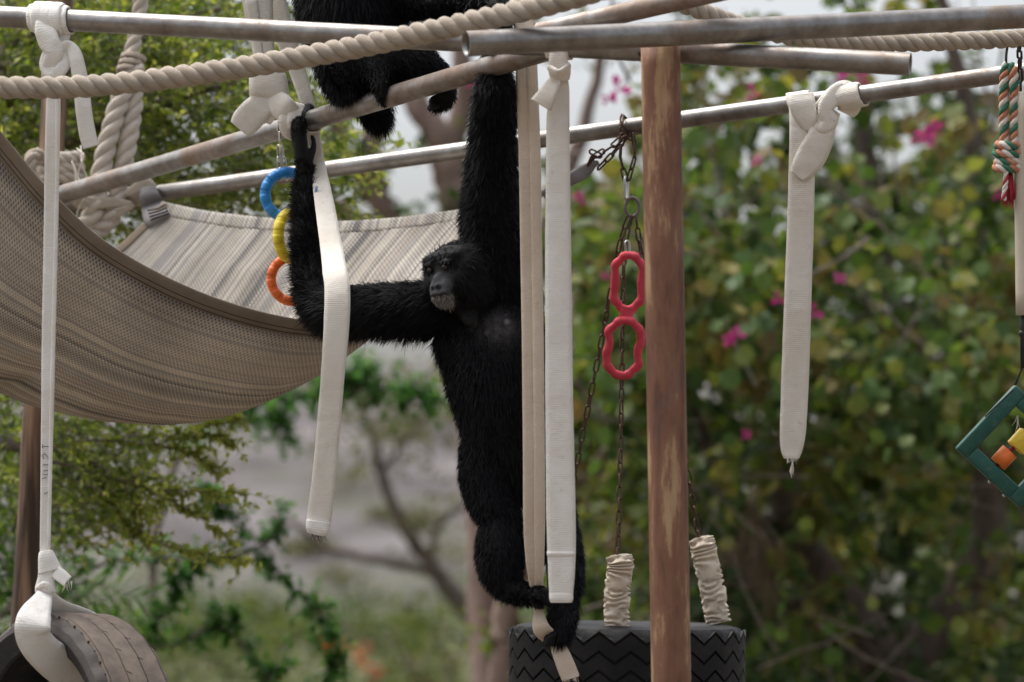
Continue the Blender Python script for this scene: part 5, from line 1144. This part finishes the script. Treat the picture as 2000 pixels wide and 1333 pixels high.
# --- bare-limbed trees behind, upper centre and lower centre
def bare(name, label, loc, limbs, mat, clumps, cols, lsz=.09, spread=.3, per=60, tmpl='big'):
    t = thing(name, label, 'tree', loc); g = Geo(); lv = Leaves()
    for K in limbs: limb_g(g, K, 6, 9, .02)
    for (x, y, d, n, sp) in clumps:
        c = W(x, y, d)
        for _ in range(n):
            q = rv() * sp * rn.random() ** .4; p = c + Vector((q.x * 1.3, q.y, q.z * .7)); l_ = lsz * rn.uniform(.6, 1.3); lv.add(p, rv() + Vector((0, 0, -.3)), Vector((0, 0, 1)) + rv() * .8, l_, l_ * .6, pal(cols))
    g.build('trunk', mat, t)
    if lv.P: lv.build('crown', M_LEAF, t, 'small')
    return t
d = 24
bare('bare_limbed_tree', 'brown tree trunks against the pale sky above the hammock', W(830, 1150, d).xy.to_3d(), [[(1000, 1700, d, 60), (960, 1100, d, 52), (930, 700, d, 46), (905, 480, d, 40), (885, 380, d, 36), (860, 280, d, 30), (805, 190, d, 26), (770, 90, d, 22), (760, -60, d, 16)], [(890, 420, d, 30), (880, 300, d, 26), (905, 180, d, 22), (900, 60, d, 18), (930, -60, d, 12)], [(930, 700, d, 36), (800, 520, d, 30), (745, 400, d, 26), (722, 300, d, 24), (740, 220, d, 20), (700, 100, d, 12)], [(800, 520, d, 20), (690, 430, d, 18), (620, 380, d, 16), (560, 340, d, 12)], [(745, 400, d, 16), (700, 350, d, 13), (655, 240, d, 10), (640, 120, d, 7)], [(930, 700, d, 34), (1050, 520, d, 26), (1090, 380, d, 20), (1140, 250, d, 14), (1180, 60, d, 10)]], M_BARKP,
     [(660, 290, d, 70, .35), (600, 240, d, 60, .3), (640, 330, d, 60, .3), (880, 260, d, 14, .25), (1000, 300, d, 50, .4), (700, 425, d, 50, .3), (850, 425, d, 40, .25), (960, 400, d, 60, .3), (1080, 60, d, 20, .3), (1180, 80, d, 40, .3), (560, 60, d, 30, .3)], [(.02, .06, .015), (.05, .11, .02), (.12, .17, .03), (.22, .18, .04)], .13)
d = 36
bare('leaning_tree', 'leaning brown tree with twisted limbs on the dry slope', W(1010, 1150, d).xy.to_3d(), [[(1060, 1560, d, 28.8), (1000, 1330, d, 24.5), (935, 1220, d, 23.0), (860, 1130, d, 18.7), (810, 1060, d, 14.4), (775, 1000, d, 12.2), (745, 930, d, 10.8), (730, 860, d, 7.2), (700, 780, d, 4.3)], [(850, 1120, d, 10.1), (760, 1100, d, 9.4), (650, 1075, d, 7.9), (590, 1035, d, 6.5), (520, 1000, d, 3.6)], [(840, 1100, d, 8.6), (850, 1040, d, 7.2), (890, 995, d, 7.2), (960, 985, d, 6.5), (1060, 1010, d, 5.0)], [(745, 930, d, 6.5), (790, 860, d, 5.0), (850, 800, d, 3.6)]], M_BARK,
     [(735, 870, d, 170, .6), (700, 820, d, 110, .5), (820, 830, d, 110, .45), (860, 760, d, 120, .5), (760, 740, d, 130, .5), (830, 1040, d, 40, .4), (900, 930, d, 60, .35), (800, 1200, d, 90, .6), (900, 1280, d, 130, .6)], [(.06, .065, .03), (.10, .105, .05), (.14, .13, .06), (.17, .15, .09)], .10)
d = 19
bare('straight_trunk', 'straight pinkish-brown trunk rising beside the tyre swing', W(985, 1150, d).xy.to_3d(), [[(985, 1960, d, 36), (985, 1333, d, 30), (988, 1240, d, 29), (1010, 1120, d, 27), (1100, 1000, d, 25), (1120, 900, d, 24), (1130, 640, d, 20), (1150, 420, d, 14)], [(1120, 960, d, 16), (1180, 900, d, 12), (1220, 800, d, 8)], [(1060, 1560, d, 24), (1110, 1200, d, 20), (1120, 1060, d, 16)]], M_BARKP, [(960, 1230, d, 34, .2), (1150, 1150, d, 90, .4), (1160, 800, d, 130, .45), (1170, 620, d, 130, .4), (1200, 960, d, 120, .4), (1180, 1060, d, 60, .3), (1060, 1180, d, 20, .2)], [(.04, .08, .02), (.09, .14, .03), (.16, .2, .05), (.2, .2, .07)], .08)
# --- dried palm skirt beside the tyre swing
t6 = thing('dried_frond', 'hanging bundle of dry brown fronds behind the tyre swing', 'dried frond', W(1460, 1150, 18.7).xy.to_3d())
g = Geo()
for _ in range(300):
    x = rn.gauss(1462, 7); b_ = rn.gauss(8, 40) if rn.random() < .75 else rn.uniform(-20, 90); y1 = rn.uniform(1060, 1290); dd = 18.7 + rn.gauss(0, .05)
    P = [W(x, 985 + rn.uniform(-5, 25), 18.7), W(x + b_ * .45, 1065, dd), W(x + b_ * .9 - 6, y1, dd)]; tube(g, P, [.003, .0055, .001], 3, cap=False)
P = limb_g(g, [(1466, 1005, 18.7, 8), (1475, 960, 18.9, 7), (1500, 930, 19.1, 6)], 5, 6)
g.build('fibres', M_DRY, t6)['kind'] = 'stuff'
# --- low shrubs on the flat beyond
GS = [(.03, .05, .018), (.055, .08, .026), (.09, .115, .035), (.14, .15, .05)]
def shrub(px, d, wd, ht, label, cols=GS, n=420, fl=None):
    b_ = W(px, 1150, d); b_ = Vector((b_.x, b_.y, -.1)); t = thing('low_shrub', label, 'shrub', b_, 'low shrubs on the flat ground'); lv = Leaves(); g = Geo()
    for k in range(7):
        q = rn.uniform(0, 6.28); e = b_ + Vector((math.cos(q) * wd * .35, math.sin(q) * wd * .35, ht * rn.uniform(.5, .85))); tube(g, [b_, b_.lerp(e, .5) + rv() * wd * .05, e], [.03, .02, .008], 5)
    cl = [b_ + Vector((rn.gauss(0, wd * .27), rn.gauss(0, wd * .27), ht * rn.uniform(.15, .85))) for _ in range(14)]
    for _ in range(n):
        c = rn.choice(cl); l_ = .13 * rn.uniform(.6, 1.4) * d / 45; lv.add(c + rv() * wd * .17 * rn.random() ** .5, rv(), Vector((0, 0, 1)) + rv() * .8, l_, l_ * .6, pal(cols))
    g.build('stems', M_BARK, t); lv.build('leaves', M_LEAF, t)
    if fl:
        for _ in range(fl): c = rn.choice(cl); flower(px + rn.uniform(-60, 60), rn.uniform(1255, 1320), d - wd * .5, .16, M_OPETAL, t)
SH = 'rounded olive shrub on the flat ground below the slope'
for px, d, wd, ht in ((330, 52, 3.2, 1.1), (470, 60, 3.4, 1.4), (800, 58, 3.2, 1.3), (890, 48, 2.8, 1.5), (180, 66, 4, 1.8), (980, 70, 4, 1.9), (420, 84, 4, 1.6), (620, 90, 4.4, 1.7), (760, 88, 4, 1.4), (1080, 60, 3, 1.8), (540, 100, 5, 1.6)): shrub(px, d, wd, ht, SH)
shrub(690, 50, 2.2, .8, 'low shrub dotted with orange-red flowers', GS, 320, 9)
SL = 'grey-green scrub bush on the dry hillside'
for k in range(26):
    px = rn.uniform(330, 1000); dist = rn.uniform(105, 185); b_ = W(px, 900, dist); zz = hz(b_.x, b_.y); t = thing('hill_bush', SL, 'bush', Vector((b_.x, b_.y, zz - .1)), 'scrub bushes on the hillside'); lv = Leaves(); s_ = rn.uniform(.7, 1.7); c0_ = Vector((b_.x, b_.y, zz + s_ * .35))
    for _ in range(90): q = rv() * s_ * rn.random() ** .4; l_ = .32 * rn.uniform(.6, 1.3); lv.add(c0_ + Vector((q.x, q.y, abs(q.z) * .55 - .2)), rv(), Vector((0, 0, 1)) + rv(), l_, l_ * .6, pal([(.085, .09, .055), (.13, .13, .085), (.17, .15, .11)]))
    gs = Geo(); tube(gs, [Vector((b_.x, b_.y, zz - .2)), Vector((b_.x, b_.y, zz + s_ * .4))], [.06, .03], 5); gs.build('stem', M_BARK, t); lv.build('leaves', M_LEAF, t)
